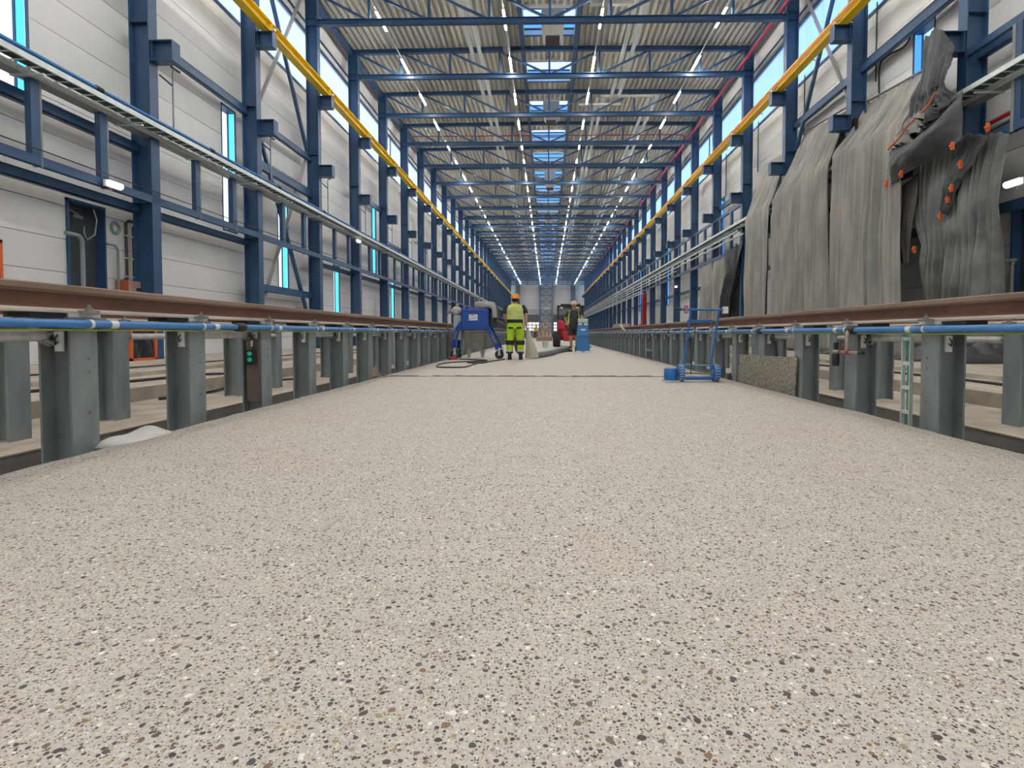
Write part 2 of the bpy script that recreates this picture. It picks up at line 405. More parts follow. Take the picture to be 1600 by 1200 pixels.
for s in (-1, 1):
    xw = SIDE[s]['wall']
    root = empty('wall_left' if s < 0 else 'wall_right', (0,0,0), kind='structure')
    core = MB(); far = MB(); SEG = {-7: -1, -1: 2, 2: 5, 5: 8}; SEG.update({k: k+1 for k in range(8, NB)})
    for k in range(-7, NB):
        if k not in SEG: continue
        y0, y1 = YK(k), YK(SEG[k])
        holes = [h for h in WIN[s]+DOOR[s] if h[0] < y1 and h[1] > y0]
        for zi in range(len(ROWS)-1):
            za, zb = ROWS[zi], ROWS[zi+1]
            hz = [h for h in holes if h[2] < zb-.01 and h[3] > za+.01]
            cells = [(y0, y1, za, zb)]
            for h in hz:
                nc = []
                for c in cells:
                    if h[1] <= c[0] or h[0] >= c[1]: nc.append(c); continue
                    if h[0] > c[0]: nc.append((c[0], h[0], c[2], c[3]))
                    if h[1] < c[1]: nc.append((h[1], c[1], c[2], c[3]))
                    ya, yb = max(c[0], h[0]), min(c[1], h[1])
                    if h[3] < c[3]-.02: nc.append((ya, yb, h[3], c[3]))
                    if h[2] > c[2]+.02: nc.append((ya, yb, c[2], h[2]))
                cells = nc
            for c in cells:
                core.box(xw+s*.03, xw+s*.14, c[0]+(.22 if any(abs(c[0]-h[1]) < .001 and h in WIN[s] for h in hz) else 0), c[1], c[2], c[3])
                if k < 8 and k >= -1: put('wall_panel', panel_mesh(c[1]-c[0], c[3]-c[2]), root, (xw+s*.014, (c[0]+c[1])/2, (c[2]+c[3])/2))
                else: far.box(xw, xw+s*.028, c[0]+.007, c[1]-.007, c[2]+.007, c[3]-.007)
        core.box(xw+s*.03, xw+s*.14, y0, y1, 14.22, 15.6)
        if k < 8 and k >= -1: put('wall_panel', panel_mesh(y1-y0, 1.15), root, (xw+s*.014, (y0+y1)/2, 14.22+.575))
        else: far.box(xw, xw+s*.028, y0+.007, y1-.007, 14.22, 15.37)
    core.build('wall_core', JOINT, root)
    tag(far.build('wall_panel_far', PANEL, root), kind='stuff')

# ------------------------------------------------------------------ windows
wcount = [0]
def window_root(loc):
    wcount[0] += 1
    return empty('window_%d' % wcount[0], loc, kind='structure')
def clere(s):
    xw = SIDE[s]['wall']
    o = 1 if s > 0 else -1
    L = BAY
    fr = MB()
    fr.box(o*.0, o*.16, -L/2, L/2, 11.2, 11.27); fr.box(-o*.03, o*.16, -L/2, L/2, 11.12, 11.2)
    fr.box(o*.0, o*.16, -L/2, L/2, 13.72, 13.84)
    fr.box(o*.0, o*.16, -L/2, L/2, 14.13, 14.22)
    fr = fr.mesh('frame', BLUE)
    hd = MB().box(o*.04, o*.14, -L/2+.012, L/2-.012, 13.84, 14.13).mesh('header_panel', PANEL)
    pn = MB().box(o*.07, o*.085, -L/2, L/2, 11.27, 13.72).mesh('pane', POLY)
    mul = MB().box(o*.03, o*.13, -.025, .025, 11.27, 13.72).mesh('mullion', BLUE)
    for k in range(-7, NB):
        r = window_root((xw, (YK(k)+YK(k+1))/2, 0))
        put('frame', fr, r); put('header_panel', hd, r)
        put('pane', pn, r)
        if k % 5 == 4: put('mullion', mul, r, (0, L/4, 0))
for s in (-1, 1): clere(s)
for s in (-1, 1):
    xw = SIDE[s]['wall']
    for (y0, y1, z0, z1) in WIN[s]:
        r = window_root((xw, (y0+y1)/2, z0)); h = z1-z0; d = (y1-y0)/2; o = s
        fr = MB(); t = .05
        fr.box(-o*.02, o*.3, -d, d, h-.07, h); fr.box(-o*.02, o*.3, -d, d, 0, .05)
        fr.box(-o*.02, o*.028, d-.035, d, 0, h); fr.box(-o*.02, o*.02, -d, -d+.03, 0, h)
        fr.box(o*.20, o*.25, d-.075, d-.05, 0, h); fr.box(o*.20, o*.25, -d, -d+.03, 0, h)
        fr.build('frame', BLUE, r)
        MB().box(o*.22, o*.23, -d+.03, d-.075, .05, h-.07).build('pane', GLASS, r)
        # tinted sheet on the far jamb stands in for its sunlit blue reveal
        MB().box(o*.03, o*.20, d-.052, d-.040, .05, h-.07).build('lit_reveal', CYAN if s < 0 else SKYB, r)

# ------------------------------------------------------------------ ceiling deck with skylight strip
ce = empty('ceiling', (0,0,0), kind='structure')
def zroof(x): return 15.36 - abs(x-XC)*.011
def deck(x0, x1, y0, y1, name='roof_sheet'):
    P = .29; b = MB(); prof = []
    n = max(1, round((x1-x0)/P)); p = (x1-x0)/n
    for i in range(n):
        x = x0+i*p
        prof += [(x, .0), (x+p*.38, .0), (x+p*.50, .16), (x+p*.88, .16)]
    prof.append((x1, 0))
    vs = []
    for y in (y0, y1): vs += [(x, y, zroof(x)+dz) for x, dz in prof]
    m = len(prof)
    b.add(vs, [(i, i+1, m+i+1, m+i) for i in range(m-1)])
    return b.build(name, DECK, ce)
SKX0, SKX1 = -1.14, 1.30
def skyY(k): return (YK(k)+1.75, YK(k)+4.1)
for k in range(-7, NB):
    y0, y1 = max(YK(k), YBACK), YK(k+1)
    if k >= 0 and k < NB:
        deck(-10.55, SKX0, y0, y1); deck(SKX1, 10.8, y0, y1)
        a, c = skyY(k)
        deck(SKX0, SKX1, y0, a); deck(SKX0, SKX1, c, y1)
    else:
        deck(-10.55, SKX0, y0, y1); deck(SKX1, 10.8, y0, y1); deck(SKX0, SKX1, y0, y1)
b = MB(); b.box(-10.7, SKX0, YBACK, YEND, 15.56, 15.6); b.box(SKX1, 10.9, YBACK, YEND, 15.56, 15.6)
prev = YBACK
for k in range(NB):
    a, c = skyY(k); b.box(SKX0, SKX1, prev, a, 15.56, 15.6); prev = c
b.box(SKX0, SKX1, prev, YEND, 15.56, 15.6)
b.build('roof_board', JOINT, ce)
for k in range(NB):
    a, c = skyY(k); r = window_root(((SKX0+SKX1)/2, a, 15.34)); wdt = (SKX1-SKX0)/2; L = c-a
    u = MB()
    for q in (-1, 1): u.box(q*wdt, q*(wdt+.05), -.05, L+.05, -.06, .62)
    u.box(-wdt, wdt, -.05, 0, -.06, .62)
    u.build('upstand', WHITE, r)
    fr = MB(); fr.box(-.03, .03, 0, L, .60, .66); fr.box(-wdt, wdt, L*.52, L*.52+.06, .60, .66); fr.box(-wdt, wdt, -.05, .02, .60, .66)
    fr.box(-wdt, wdt, L-.03, L+.05, .26, .32); fr.box(-wdt, wdt, L-.03, L+.05, .58, .66); fr.box(-wdt, wdt, L-.02, L+.05, -.06, -.01)
    fr.build('frame', BLUE, r)
    MB().box(-wdt, wdt, 0, L*.55, .63, .645).build('opal_pane', OPAL, r)
    MB().box(-wdt, wdt, L*.55, L, .63, .645).build('clear_pane', GLASS, r)
    MB().box(-wdt, wdt, L, L+.015, .32, .58).build('end_pane', SKYB, r)  # sky blue is put into the tint of this far end
    MB().box(-wdt, wdt, L, L+.05, -.01, .26).build('upstand', mat('upstand_sky_tint', (.55, .72, .85), .5), r)  # reflected sky put into the colour of a white upstand

wf = MB().box(-10.7, 10.9, YBACK-.2, YBACK, -1.1, 15.6).build('wall_front', PANEL); tag(wf, kind='structure')
# ------------------------------------------------------------------ end wall with gates
wb = empty('wall_back', (0, YEND, 0), kind='structure')
MB().box(-10.7, 10.9, .6, .75, -1, 15.6).build('wall_core', JOINT, wb)
for i in range(10):
    z0, z1 = 7.7+.745*i, 7.7+.745*(i+1)
    for x0, x1 in ((-10.4, -7.7), (-7.6, -2.4), (1.75, 6.5), (6.6, 10.6), (-2.4, 1.75)):
        put('wall_panel', MB().box(x0+.02, x1-.02, .55, .6, z0+.02, z1-.02).mesh('wall_panel', PANEL), wb)
MB().box(-10.4, 10.6, .5, .6, 5.9, 7.6).build('gate_header', PANEL, wb)
MB().box(-10.4, -6.2, .5, .6, 0, 5.9).build('wall_panel', PANEL, wb); MB().box(6.0, 10.6, .5, .6, 0, 5.9).build('wall_panel', PANEL, wb)
MB().box(-2.2, 1.7, .5, .6, 0, 5.9).build('wall_panel', PANEL, wb)
GATE = mat('gate_grey', (.16, .19, .19), .6)
PANEW = shader_mat('gate_pane', lambda t, o: (lambda e: (e.inputs[0].__setattr__('default_value', (1, 1, 1, 1)), e.inputs[1].__setattr__('default_value', 1.25), t.links.new(e.outputs[0], o.inputs[0])))(t.nodes.new('ShaderNodeEmission')))  # panes emit white to stand in for daylight behind the gates
dcount = [0]
def door_root(loc, rz=0):
    dcount[0] += 1
    return empty('door_%d' % dcount[0], loc, rz, kind='structure')
for x0, x1 in ((-6.2, -2.2), (1.7, 6.0)):
    r = door_root((0, YEND, 0))
    for i in range(8): MB().box(x0, x1, .42, .5, i*.72+.02, (i+1)*.72).build('gate_panel', GATE, r)
    n = 4; st = (x1-x0)/n
    for i in range(n):
        for j in range(3):
            cx, cz = x0+st*(i+.5), 1.75+j*.85
            o = MB().box(cx-.40, cx+.40, .38, .42, cz-.30, cz+.30).build('pane', PANEW, r); bevel(o, .15, 3)
def htag(o, lab, cat, grp=None): return tag(o, lab, cat, grp)
# lattice mast in the middle of the end wall and two box columns
MASTM = mat('mast_blue_hazed', (.13, .17, .24), .5)  # paled in colour to stand for haze at this distance
m_ = empty('lattice_mast', (-.28, YEND-.5, 0), label='blue-grey lattice mast with crossed bracing in front of the end wall', cat='column')
for q in (-1, 1): MB().prism(hprof(.5, .8, .05, .05), (q*1.65, 0, 0), (1,0,0), (0,1,0), (0,0,15)).build('chord', MASTM, m_)
for i in range(8):
    z0, z1 = .4+i*1.8, .4+(i+1)*1.8
    MB().bar((-1.4, 0, z0), (1.4, 0, z1), .14, .14).build('brace', MASTM, m_)
    MB().bar((1.4, .02, z0), (-1.4, .02, z1), .14, .14).build('brace', MASTM, m_)
    MB().bar((-1.4, 0, z1), (1.4, 0, z1), .16, .16).build('strut', MASTM, m_)
MB().box(-10.2, 10.5, -.2, .1, 7.45, 7.75).build('crosswise_beam', GALVL, m_)
for i, x in enumerate((-8.2, 7.1)):
    o = MB().prism(hprof(1.1, .8, .06, .06), (x, YEND-.1, 0), (1,0,0), (0,1,0), (0,0,15)).build('end_wall_column', MASTM)
    tag(o, 'wide blue column against the end wall, on the side of the %s' % ('undraped wall' if i == 0 else 'sheet-draped wall'), 'column', 'columns of the end wall')

# ------------------------------------------------------------------ steel columns
def make_column():
    r = empty('steel_column')
    MB().prism(hprof(.30, .49, .026, .014), (-.245, 0, 0), (0,1,0), (1,0,0), (0,0,15.0)).build('shaft', BLUE, r)
    def bracket(nm, z0, z1):
        b = MB(); b.box(0, .55, -.008, .008, z0+.02, z1-.02); b.box(0, .56, -.15, .15, z1-.022, z1); b.box(0, .56, -.15, .15, z0, z0+.022)
        b.box(.55, .572, -.15, .15, z0, z1); b.box(.04, .055, -.14, .14, z0+.022, z1-.022)
        return b.build(nm, BLUE, r)
    bracket('crane_bracket', 10.20, 10.70); bracket('lower_bracket', 7.33, 7.82)
    for z in (13.62, 13.92, 8.25, 3.9): MB().box(-.48, -.01, -.145, .145, z, z+.018).build('stiffener_plate', BLUE, r)
    MB().box(-.62, .03, -.22, .22, 0, .03).build('base_plate', BLUE, r)
    return r
proto = None
for s in (-1, 1):
    for k in range(NB):
        lab = 'blue steel H-column along the %s, %s from the front' % (SIDE[s]['name'], nth(k+1))
        loc = (SIDE[s]['col'], YK(k), FZ-.07)
        rz = 0 if s < 0 else PI
        if proto is None:
            proto = make_column(); c = proto; c.location = loc; tag(c, lab, 'column', 'blue columns of the undraped wall', 'thing')
        else:
            c = copy_tree(proto, loc, rz, lab); c['group'] = 'blue columns of the %s' % SIDE[s]['name']

# ------------------------------------------------------------------ wall beams between the columns (one per bay)
GIRTS = {-1: {-1: [(5.12, 5.35), (3.65, 3.86)], 0: [(7.98, 8.25), (3.65, 3.84)], 1: [(7.98, 8.2), (6.46, 6.78), (2.2, 2.45)]},
          1: {-1: [(7.2, 7.42), (3.42, 3.64)], 0: [(9.17, 9.5), (3.42, 3.64)], 1: [(9.17, 9.45), (3.42, 3.64)]}}
gnames = {}
for s in (-1, 1):
    xo = SIDE[s]['col'] + s*.43
    for k in range(-1, NB):
        gs = GIRTS[s].get(k)
        if gs is None: gs = [(3.65, 3.85)] + ([(8.0, 8.25)] if k % 3 == 0 else []) + ([(6.3, 6.5)] if k % 3 == 1 else [])
        for z0, z1 in gs:
            b = MB(); h = z1-z0; L = BAY-.05
            b.box(-.07, .07, -L/2, L/2, 0, .02); b.box(-.07, .07, -L/2, L/2, h-.02, h); b.box(-s*.07, -s*.055, -L/2, L/2, 0, h); b.box(s*.055, s*.07, -L/2, L/2, 0, h)
            key = (s, round(h, 3))
            if key not in gnames: gnames[key] = b.mesh('wall_beam', BLUE)
            o = put('wall_beam', gnames[key], None, (xo, (YK(k)+YK(k+1))/2, z0))
            lev = 'door-head' if z0 < 4 and z0 > 3 else ('low' if z0 < 3 else ('tray-height' if z0 < 6 else ('above-tray' if z0 < 7.5 else 'high')))
            where = 'in the bay before the first column' if k < 0 else 'in the bay behind the %s column' % nth(k+1)
            tag(o, '%s blue beam on the %s, %s' % (lev, SIDE[s]['name'], where.replace('in the bay ', '')), 'beam', 'horizontal beams on the %s' % SIDE[s]['name'], 'thing')

# ------------------------------------------------------------------ roof trusses
def make_truss():
    r = empty('roof_truss')
    X = 9.75
    MB().prism(hprof(.20, .24, .02, .012), (-X, 0, 13.77), (0,1,0), (0,0,1), (2*X, 0, 0)).build('bottom_chord', BLUE, r)
    for q in (-1, 1):
        MB().prism(hprof(.20, .21, .02, .012), (q*10.2, 0, 15.02), (0,1,0), (0,0,1), (-q*10.2, 0, .11)).build('top_chord', BLUE, r)
    nd = 2.53
    vm = MB().box(-.05, .05, -.05, .05, 13.88, 15.03).mesh('post', BLUE)
    for i in range(-3, 4): put('post', vm, r, (i*nd, 0, 0))
    for q in (-1, 1):
        for i in range(1, 5):
            x0 = q*(i*nd-.15 if i < 4 else 9.7); x1 = q*((i-1)*nd+.12)
            MB().bar((x0, 0, 14.93), (x1, 0, 13.88), .09, .09).build('diagonal', BLUE, r)
    return r
proto = make_truss()
for k in range(0, NB):
    lab = 'blue roof truss across the hall, %s from the front' % nth(k+1)
    c = proto if k == 0 else copy_tree(proto)
    c.location = (XC, YK(k), 0); tag(c, lab, 'truss', 'roof trusses under the ceiling', 'thing')
# roof edge beams, skylight purlins
for s in (-1, 1):
    o = MB().box(SIDE[s]['col']-s*.02+s*.3, SIDE[s]['col']+s*.52, YBACK, YEND, 14.85, 15.12).build('eaves_beam', BLUE)
    tag(o, 'long blue eaves beam under the roof edge above the %s' % SIDE[s]['name'], 'beam', kind='thing')
for i, x in enumerate((-1.25, 1.41)):
    o = MB().prism(hprof(.2, .22, .02, .015), (x, YBACK, 15.2), (1,0,0), (0,0,1), (0, YEND-YBACK, 0)).build('skylight_purlin', BLUE)
    tag(o, 'long blue purlin along the skylight row, edge toward the %s' % ('undraped wall' if i == 0 else 'sheet-draped wall'), 'beam', kind='thing')

# ------------------------------------------------------------------ crane runway beams
for s in (-1, 1):
    x = -9.30 if s < 0 else 9.56
    r = empty('crane_beam', (x, 0, 10.70), label='long yellow crane runway beam on the brackets of the %s' % SIDE[s]['name'], cat='crane beam')
    MB().prism(hprof(.30, .34, .025, .014), (0, 8.0, .17), (1,0,0), (0,0,1), (0, YEND-9, 0)).build('girder', YEL, r)
    MB().box(-.04, .04, 8.0, YEND-1, .34, .39).build('crane_rail', ORG, r)
    if s > 0:
        MB().box(-.20, -.155, 8.0, YEND-1, .20, .245).build('power_rail', ORG, r)
        MB().box(-.19, -.155, 8.0, YEND-1, .12, .15).build('power_rail', ORG, r)
    ck = MB().box(-.15, .15, -.012, .012, .025, .32).mesh('stiffener', YEL)
    for k in range(NB):
        put('stiffener', ck, r, (0, YK(k), 0))
    if s > 0:
        arm = MB().bar((-.18, 0, .2), (.28, 0, .02), .03, .03).mesh('rail_hanger', GALVL)
        for i in range(40): put('rail_hanger', arm, r, (0, 11+i*2.5, 0))
    clip = MB().box(.22, .30, -.05, .05, 0, .07).mesh('bearing_clip', GALVL)
    for k in range(NB): put('bearing_clip', clip, r, ((0 if s < 0 else -.52), YK(k)-.1, .0))

# ------------------------------------------------------------------ wind bracing (bays 1-2 and mid hall)
def brace(s, k, p, q, m, lab, flat=False):
    x = SIDE[s]['col']+s*.47
    b = MB()
    if flat: b.bar((x, YK(k)+p[0], p[1]), (x, YK(k)+q[0], q[1]), .05, .13, up=(1,0,0))
    else: b.bar((x-s*.06, YK(k)+p[0], p[1]), (x-s*.06, YK(k)+q[0], q[1]), .12, .12, up=(1,0,0))
    tag(b.build('wind_brace', m), lab, 'brace', 'diagonal braces on the %s' % SIDE[s]['name'])
FLATG = mat('grey_brace', (.36, .35, .33), .55)
for s in (-1, 1):
    for k, nm in ((1, 'second'), (14, 'fifteenth')):
        for a, c, hi in ((8.3, 14.9, 'upper'), (1.2, 8.0, 'lower')):
            if s > 0 and hi == 'lower' and k == 1: continue
            brace(s, k, (.6, a), (4.7, c), FLATG, 'grey flat %s brace in the bay after the %s column, %s' % (hi, nm, SIDE[s]['name']), True)
            brace(s, k, (.6, c), (4.7, a), BLUE, 'blue %s brace in the bay after the %s column, %s' % (hi, nm, SIDE[s]['name']))

# ------------------------------------------------------------------ cable trays, their frames and pipes
perf = shader_mat('perforated_zinc', lambda t, o: None)
def perf_build(t, o):
    p = t.nodes.new('ShaderNodeBsdfPrincipled'); p.inputs['Base Color'].default_value = (.36, .37, .36, 1); p.inputs['Roughness'].default_value = .5; p.inputs['Metallic'].default_value = .3
    co = t.nodes.new('ShaderNodeTexCoord'); v = t.nodes.new('ShaderNodeTexVoronoi'); v.inputs['Scale'].default_value = 38; v.inputs['Randomness'].default_value = 0
    t.links.new(co.outputs['Object'], v.inputs['Vector'])
    lt = t.nodes.new('ShaderNodeMath'); lt.operation = 'LESS_THAN'; lt.inputs[1].default_value = .26; t.links.new(v.outputs['Distance'], lt.inputs[0])
    tr = t.nodes.new('ShaderNodeBsdfTransparent'); mx = t.nodes.new('ShaderNodeMixShader')
    t.links.new(lt.outputs[0], mx.inputs[0]); t.links.new(p.outputs[0], mx.inputs[1]); t.links.new(tr.outputs[0], mx.inputs[2]); t.links.new(mx.outputs[0], o.inputs[0])
perf.node_tree.nodes.clear(); perf_build(perf.node_tree, perf.node_tree.nodes.new('ShaderNodeOutputMaterial'))
DKGR = mat('tray_cables', (.035, .055, .040), .7)
for s in (-1, 1):
    zt = 5.60 if s < 0 else 6.17
    xa, xb, xg = (-9.28, -9.60, -9.92) if s < 0 else (9.48, 9.80, 10.12)
    y0, y1 = 7.5, YEND-2
    runs = [(y0, y1)]
    r = empty('cable_tray', (0, 0, zt), label='long zinc ladder cable tray with cables along the %s' % SIDE[s]['name'], cat='cable tray')
    MB().box(xa-.006, xa+.006, y0, y1, .0, .11).box(xa, xa+s*.03, y0, y1, .0, .008).build('side_rail', GALVL, r)
    MB().box(xb-.006, xb+.006, y0, y1, -.115, .0).box(xb, xb-s*.03, y0, y1, -.115, -.107).build('side_rail', GALVL, r)
    b = MB(); y = y0
    while y < 80: b.box(xa, xb, y, y+.03, -.005, .012); y += .3
    tag(b.build('rung', GALVL, r), kind='stuff')
    b = MB()
    for i in range(5):
        x = xa+(xb-xa)*(.16+.17*i)
        b.tube([(x+random.uniform(-.02, .02), y0+j*3, .035+random.uniform(-.008, .008)) for j in range(int((y1-y0)/3))], .022, 6)
    b.build('cable', DKGR, r)
    MB().box(xb, xg, y0, y1, -.10, -.094).box(xg-.004, xg+.004, y0, y1, -.10, -.02).build('perforated_tray', perf, r)
    b = MB().box(xa-s*.0, xg, -.03, .03, -.13, -.10)
    am = b.mesh('bracket_arm', GALVL)
    for k in range(0, 56): put('bracket_arm', am, r, (0, 10.45+k*2.5-.2, 0))
    # supporting frame per bay: rails and posts
    zb0, zb1 = (3.90, 4.08) if s < 0 else (5.0, 5.17)
    xf = SIDE[s]['col'] - s*(-.06)
    L = BAY
    rail = MB().box(-.06, .06, -L/2+.01, L/2-.01, zb0, zb1).mesh('rail', BLUE)
    rail2 = MB().box(-.06, .06, -L/2+.01, L/2-.01, 7.22, 7.38).mesh('top_rail', BLUE)
    ztop = 5.48 if s < 0 else 7.22
    post = MB().box(-.06, .06, -.09, .09, zb0, ztop).mesh('post', BLUE)
    spost = MB().box(-.06, .06, -.09, .09, zb0, 6.0).mesh('post', BLUE)
    chan = MB().box(-.075, -.06, .06, .14, zb0-.02, ztop).box(.03, .06, .10, .14, zb0-.02, ztop).mesh('channel', GALV)
    for k in range(-1, NB):
        f = empty('tray_frame', (xf, (YK(k)+YK(k+1))/2, 0), label='blue tray frame on the %s, %s' % (SIDE[s]['name'], 'before the first column' if k < 0 else 'behind the %s column' % nth(k+1)), cat='frame', group='tray frames on the %s' % SIDE[s]['name'])
        put('rail', rail, f)
        cov = s > 0 and k in (0, 1, 2)
        if s > 0 and not cov: put('top_rail', rail2, f)
        for d in ((-.72, .90) if k < 0 else (-.85, .95)):
            put('post', spost if cov else post, f, (0, d, 0))
            if not cov: put('channel', chan, f, (0, d, 0))
    # blue air pipe above the tray
    zp = 5.93 if s < 0 else 6.42
    xp = -9.6 if s < 0 else 9.86
    p = empty('air_pipe', (xp, 0, zp), label='thin blue compressed-air pipe above the cable tray of the %s' % SIDE[s]['name'], cat='pipe')
    MB().tube([(0, 7.5, 0), (0, YEND-4, 0)], .045, 8).build('pipe', PIPEB, p)
    cm = MB().tube([(0, -.09, 0), (0, .09, 0)], .062, 8).mesh('coupling', DARK)
    for i in range(30): put('coupling', cm, p, (0, 11.9+i*4.0 if s < 0 else 12.55+i*4.0, 0))
o = MB().tube([(-9.56, 7.5, 4.17), (-9.56, 20, 4.16), (-9.56, 60, 4.15)], .012, 6).build('black_cable', WIRE)
tag(o, 'thin black cable running along the blue tray frame of the undraped wall', 'cable')
# blow-down rods with taps at the columns, undraped wall
def air_drop(y, z0, lab):
    r = empty('air_tap', (-9.55, y, z0), label=lab, cat='tap', group='air taps beside the columns')
    MB().tube([(0, 0, 0), (0, 0, 1.35), (0, .05, 1.5), (0, .1, 1.52)], .02, 6).build('pipe', GALV, r)
    MB().box(-.03, .03, -.05, .28, 1.50, 1.54).build('handle', DARK, r)
    MB().bar((0, 0, 1.05), (-.1, -.35, 1.18), .03, .03).build('bracket', DARK, r)
for k in range(0, 7): air_drop(YK(k)+.55, 5.96, 'grey air tap pipe with bent top beside the %s column, undraped wall' % nth(k+1))

# conduits below the tray on the far part of the draped wall
for i, (x, z, yy) in enumerate(((9.45, 5.78, 28.0), (9.50, 5.55, 27.4), (9.62, 5.35, 42.0), (9.4, 4.95, 56.0), (9.4, 4.7, 56.0))):
    o = MB().tube([(x, yy, z), (x, YEND-5, z)], .05, 8).build('conduit', GALVL)
    tag(o, 'pale conduit pipe under the cable tray of the sheet-draped wall, %s from the top' % nth(i+1), 'pipe', 'pale conduits under the tray')
o = MB().tube([(9.4, 56, 4.7), (9.4, 56, 6.1)], .06, 8).tube([(9.4, 56, 4.7), (10.0, 56, 4.6)], .06, 8).build('drop_pipe', GALVL)
tag(o, 'pale vertical pipe dropping from the tray where the conduits begin', 'pipe')

# ------------------------------------------------------------------ lights
def make_light():
    r = empty('ceiling_light')
    MB().box(-.05, .05, -.74, .74, .03, .09).build('housing', WHITE, r)
    MB().prism([(-.042, .03), (-.036, .0), (-.015, -.018), (.015, -.018), (.036, .0), (.042, .03)], (0, -.72, 0), (1,0,0), (0,0,1), (0, 1.44, 0)).build('diffuser', LED, r)
    return r
proto = make_light(); first = True
RX = (-7.13, -1.83, 2.28, 7.35)
RN = ('row nearest the undraped wall', 'row beside the skylights, undraped side', 'row beside the skylights, draped side', 'row nearest the sheet-draped wall')
for i, x in enumerate(RX):
    n = 0
    for j in range(-11, 32):
        y = 24.2+4.0*j
        if y > YEND-3: break
        n += 1
        lab = 'lit strip lamp under the roof, %s of the %s' % (nth(n), RN[i])
        if first: c = proto; first = False
        else: c = copy_tree(proto)
        c.location = (x, y, 14.06); tag(c, lab, 'ceiling light', 'strip lamps, %s' % RN[i])
    o = MB().box(-.022, .022, YBACK+.5, YEND-2, .09, .125).build('light_rail', WHITE, None, (x, 0, 14.06))
    tag(o, 'thin pale trunking rail carrying the lamp %s' % RN[i], 'rail', 'trunking rails of the lamps')

# ------------------------------------------------------------------ under-roof services
d = empty('ventilation_duct', (-2.05, 0, 15.0), label='round grey ventilation duct under the roof beside the skylights', cat='duct')
MB().tube([(0, 19, 0), (0, 62, 0)], .19, 16).build('pipe', DUCT, d)
cm = MB().tube([(0, -.02, 0), (0, .02, 0)], .203, 16).mesh('joint_ring', GREYM)
for i in range(21): put('joint_ring', cm, d, (0, 20+2.0*i, 0))
for i, y in enumerate((26.45, 36.6, 53.2, 70.0, 90.0)):
    r = empty('air_heater', (.24, y, 14.15), label='grey box air unit hanging in the skylight strip, %s from the front' % nth(i+1), cat='ventilation unit', group='hanging air units')
    MB().box(-.52, .52, -.5, .5, .75, 1.95).build('housing', DUCT, r)
    MB().hexa([(-.34, -.36, .26), (.34, -.36, .26), (.34, .36, .26), (-.34, .36, .26)], [(-.52, -.5, .75), (.52, -.5, .75), (.52, .5, .75), (-.52, .5, .75)]).build('hood', DUCT, r)
    o = MB().box(-.32, .32, -.34, .34, .16, .26).build('outlet', mat('outlet_brown', (.04, .03, .025), .6), r)
for i, (x, y0, y1) in enumerate(((-3.74, 18, 120), (-3.36, 18, 120), (3.75, 18, 33.5), (4.2, 18, 33.2), (6.0, 33.5, 120), (6.45, 33.2, 120), (3.3, 33.5, 90), (2.95, 33.5, 90))):
    b = MB(); b.box(x-.09, x-.08, y0, y1, 14.62, 14.70); b.box(x+.08, x+.09, y0, y1, 14.62, 14.70); b.box(x-.09, x+.09, y0, y1, 14.615, 14.625)
    tag(b.build('roof_cable_tray', GALVL), 'slim zinc tray under the roof, %s counted from the undraped wall' % nth(sorted((-3.74, -3.36, 3.75, 4.2, 6.0, 6.45, 3.3, 2.95)).index(x)+1), 'cable tray', 'slim trays under the roof')
CREAM = mat('cream_trunking', (.55, .53, .47), .5)
for i, (x0, x1, y, z) in enumerate(((1.9, 4.4, 24.2, 14.66), (3.2, 6.6, 33.5, 14.66), (2.0, 9.4, 28.9, 15.0), (-9.4, 9.5, 62, 14.3), (-9.4, 9.5, 82, 14.3), (1.9, 4.4, 33.8, 14.3))):
    tag(MB().box(x0, x1, y-.09, y+.09, z, z+.12).build('trunking', CREAM), 'pale crosswise trunking under the roof, %s in depth from the front' % nth((1, 3, 2, 5, 6, 4)[i]), 'trunking', 'crosswise trunking')
r = empty('sprinkler_pipe', (9.6, 0, 13.98), label='long red sprinkler pipe below the eaves of the sheet-draped wall', cat='pipe')
MB().tube([(0, 8, 0), (0, 120, 0)], .075, 10).build('pipe', REDP, r)
cm = MB().tube([(0, -.06, 0), (0, .06, 0)], .11, 8).mesh('clamp', REDP)
for i in range(20): put('clamp', cm, r, (0, 12.3+5*i, 0))
o = MB().tube([(-9.5, 39.6, 14.6), (9.4, 39.6, 14.6), (9.55, 39.6, 14.45), (9.6, 39.6, 14.0)], .035, 8).build('sprinkler_branch', REDP)
tag(o, 'thin red pipe crossing the hall under the roof', 'pipe')

# ------------------------------------------------------------------ rails, posts and pipes along the slab
RAILP = [(-.075, 0), (.075, 0), (.075, .012), (.02, .03), (.009, .045), (.009, .118), (.036, .135), (.036, .165), (.028, .172), (-.028, .172), (-.036, .165), (-.036, .135), (-.009, .118), (-.009, .045), (-.02, .03), (-.075, .012)]
def make_rail(x, z, lab):
    b = MB(); n = len(RAILP); y0, y1 = 1.2, 120
    vs = [(x+u, y0, z+v) for u, v in RAILP] + [(x+u, y1, z+v) for u, v in RAILP]
    for i in range(n):
        u0, v0 = RAILP[i]; u1, v1 = RAILP[(i+1) % n]
        mi = 1 if min(v0, v1) >= .118 else (2 if max(v0, v1) <= .031 else 0)
        b.add([vs[i], vs[(i+1) % n], vs[(i+1) % n+n], vs[i+n]], [(0, 1, 2, 3)], mi)
    b.add(vs[:n], [tuple(range(n))[::-1]]); b.add(vs[n:], [tuple(range(n))])
    tag(b.build('steel_rail', [RUST, RHEAD, RFOOT]), lab, 'rail', 'rusty rails on the posts')
RAILX = {-1: (-2.93, -4.43), 1: (3.03, 4.53)}
RAILZ = {-1: .832, 1: .802}
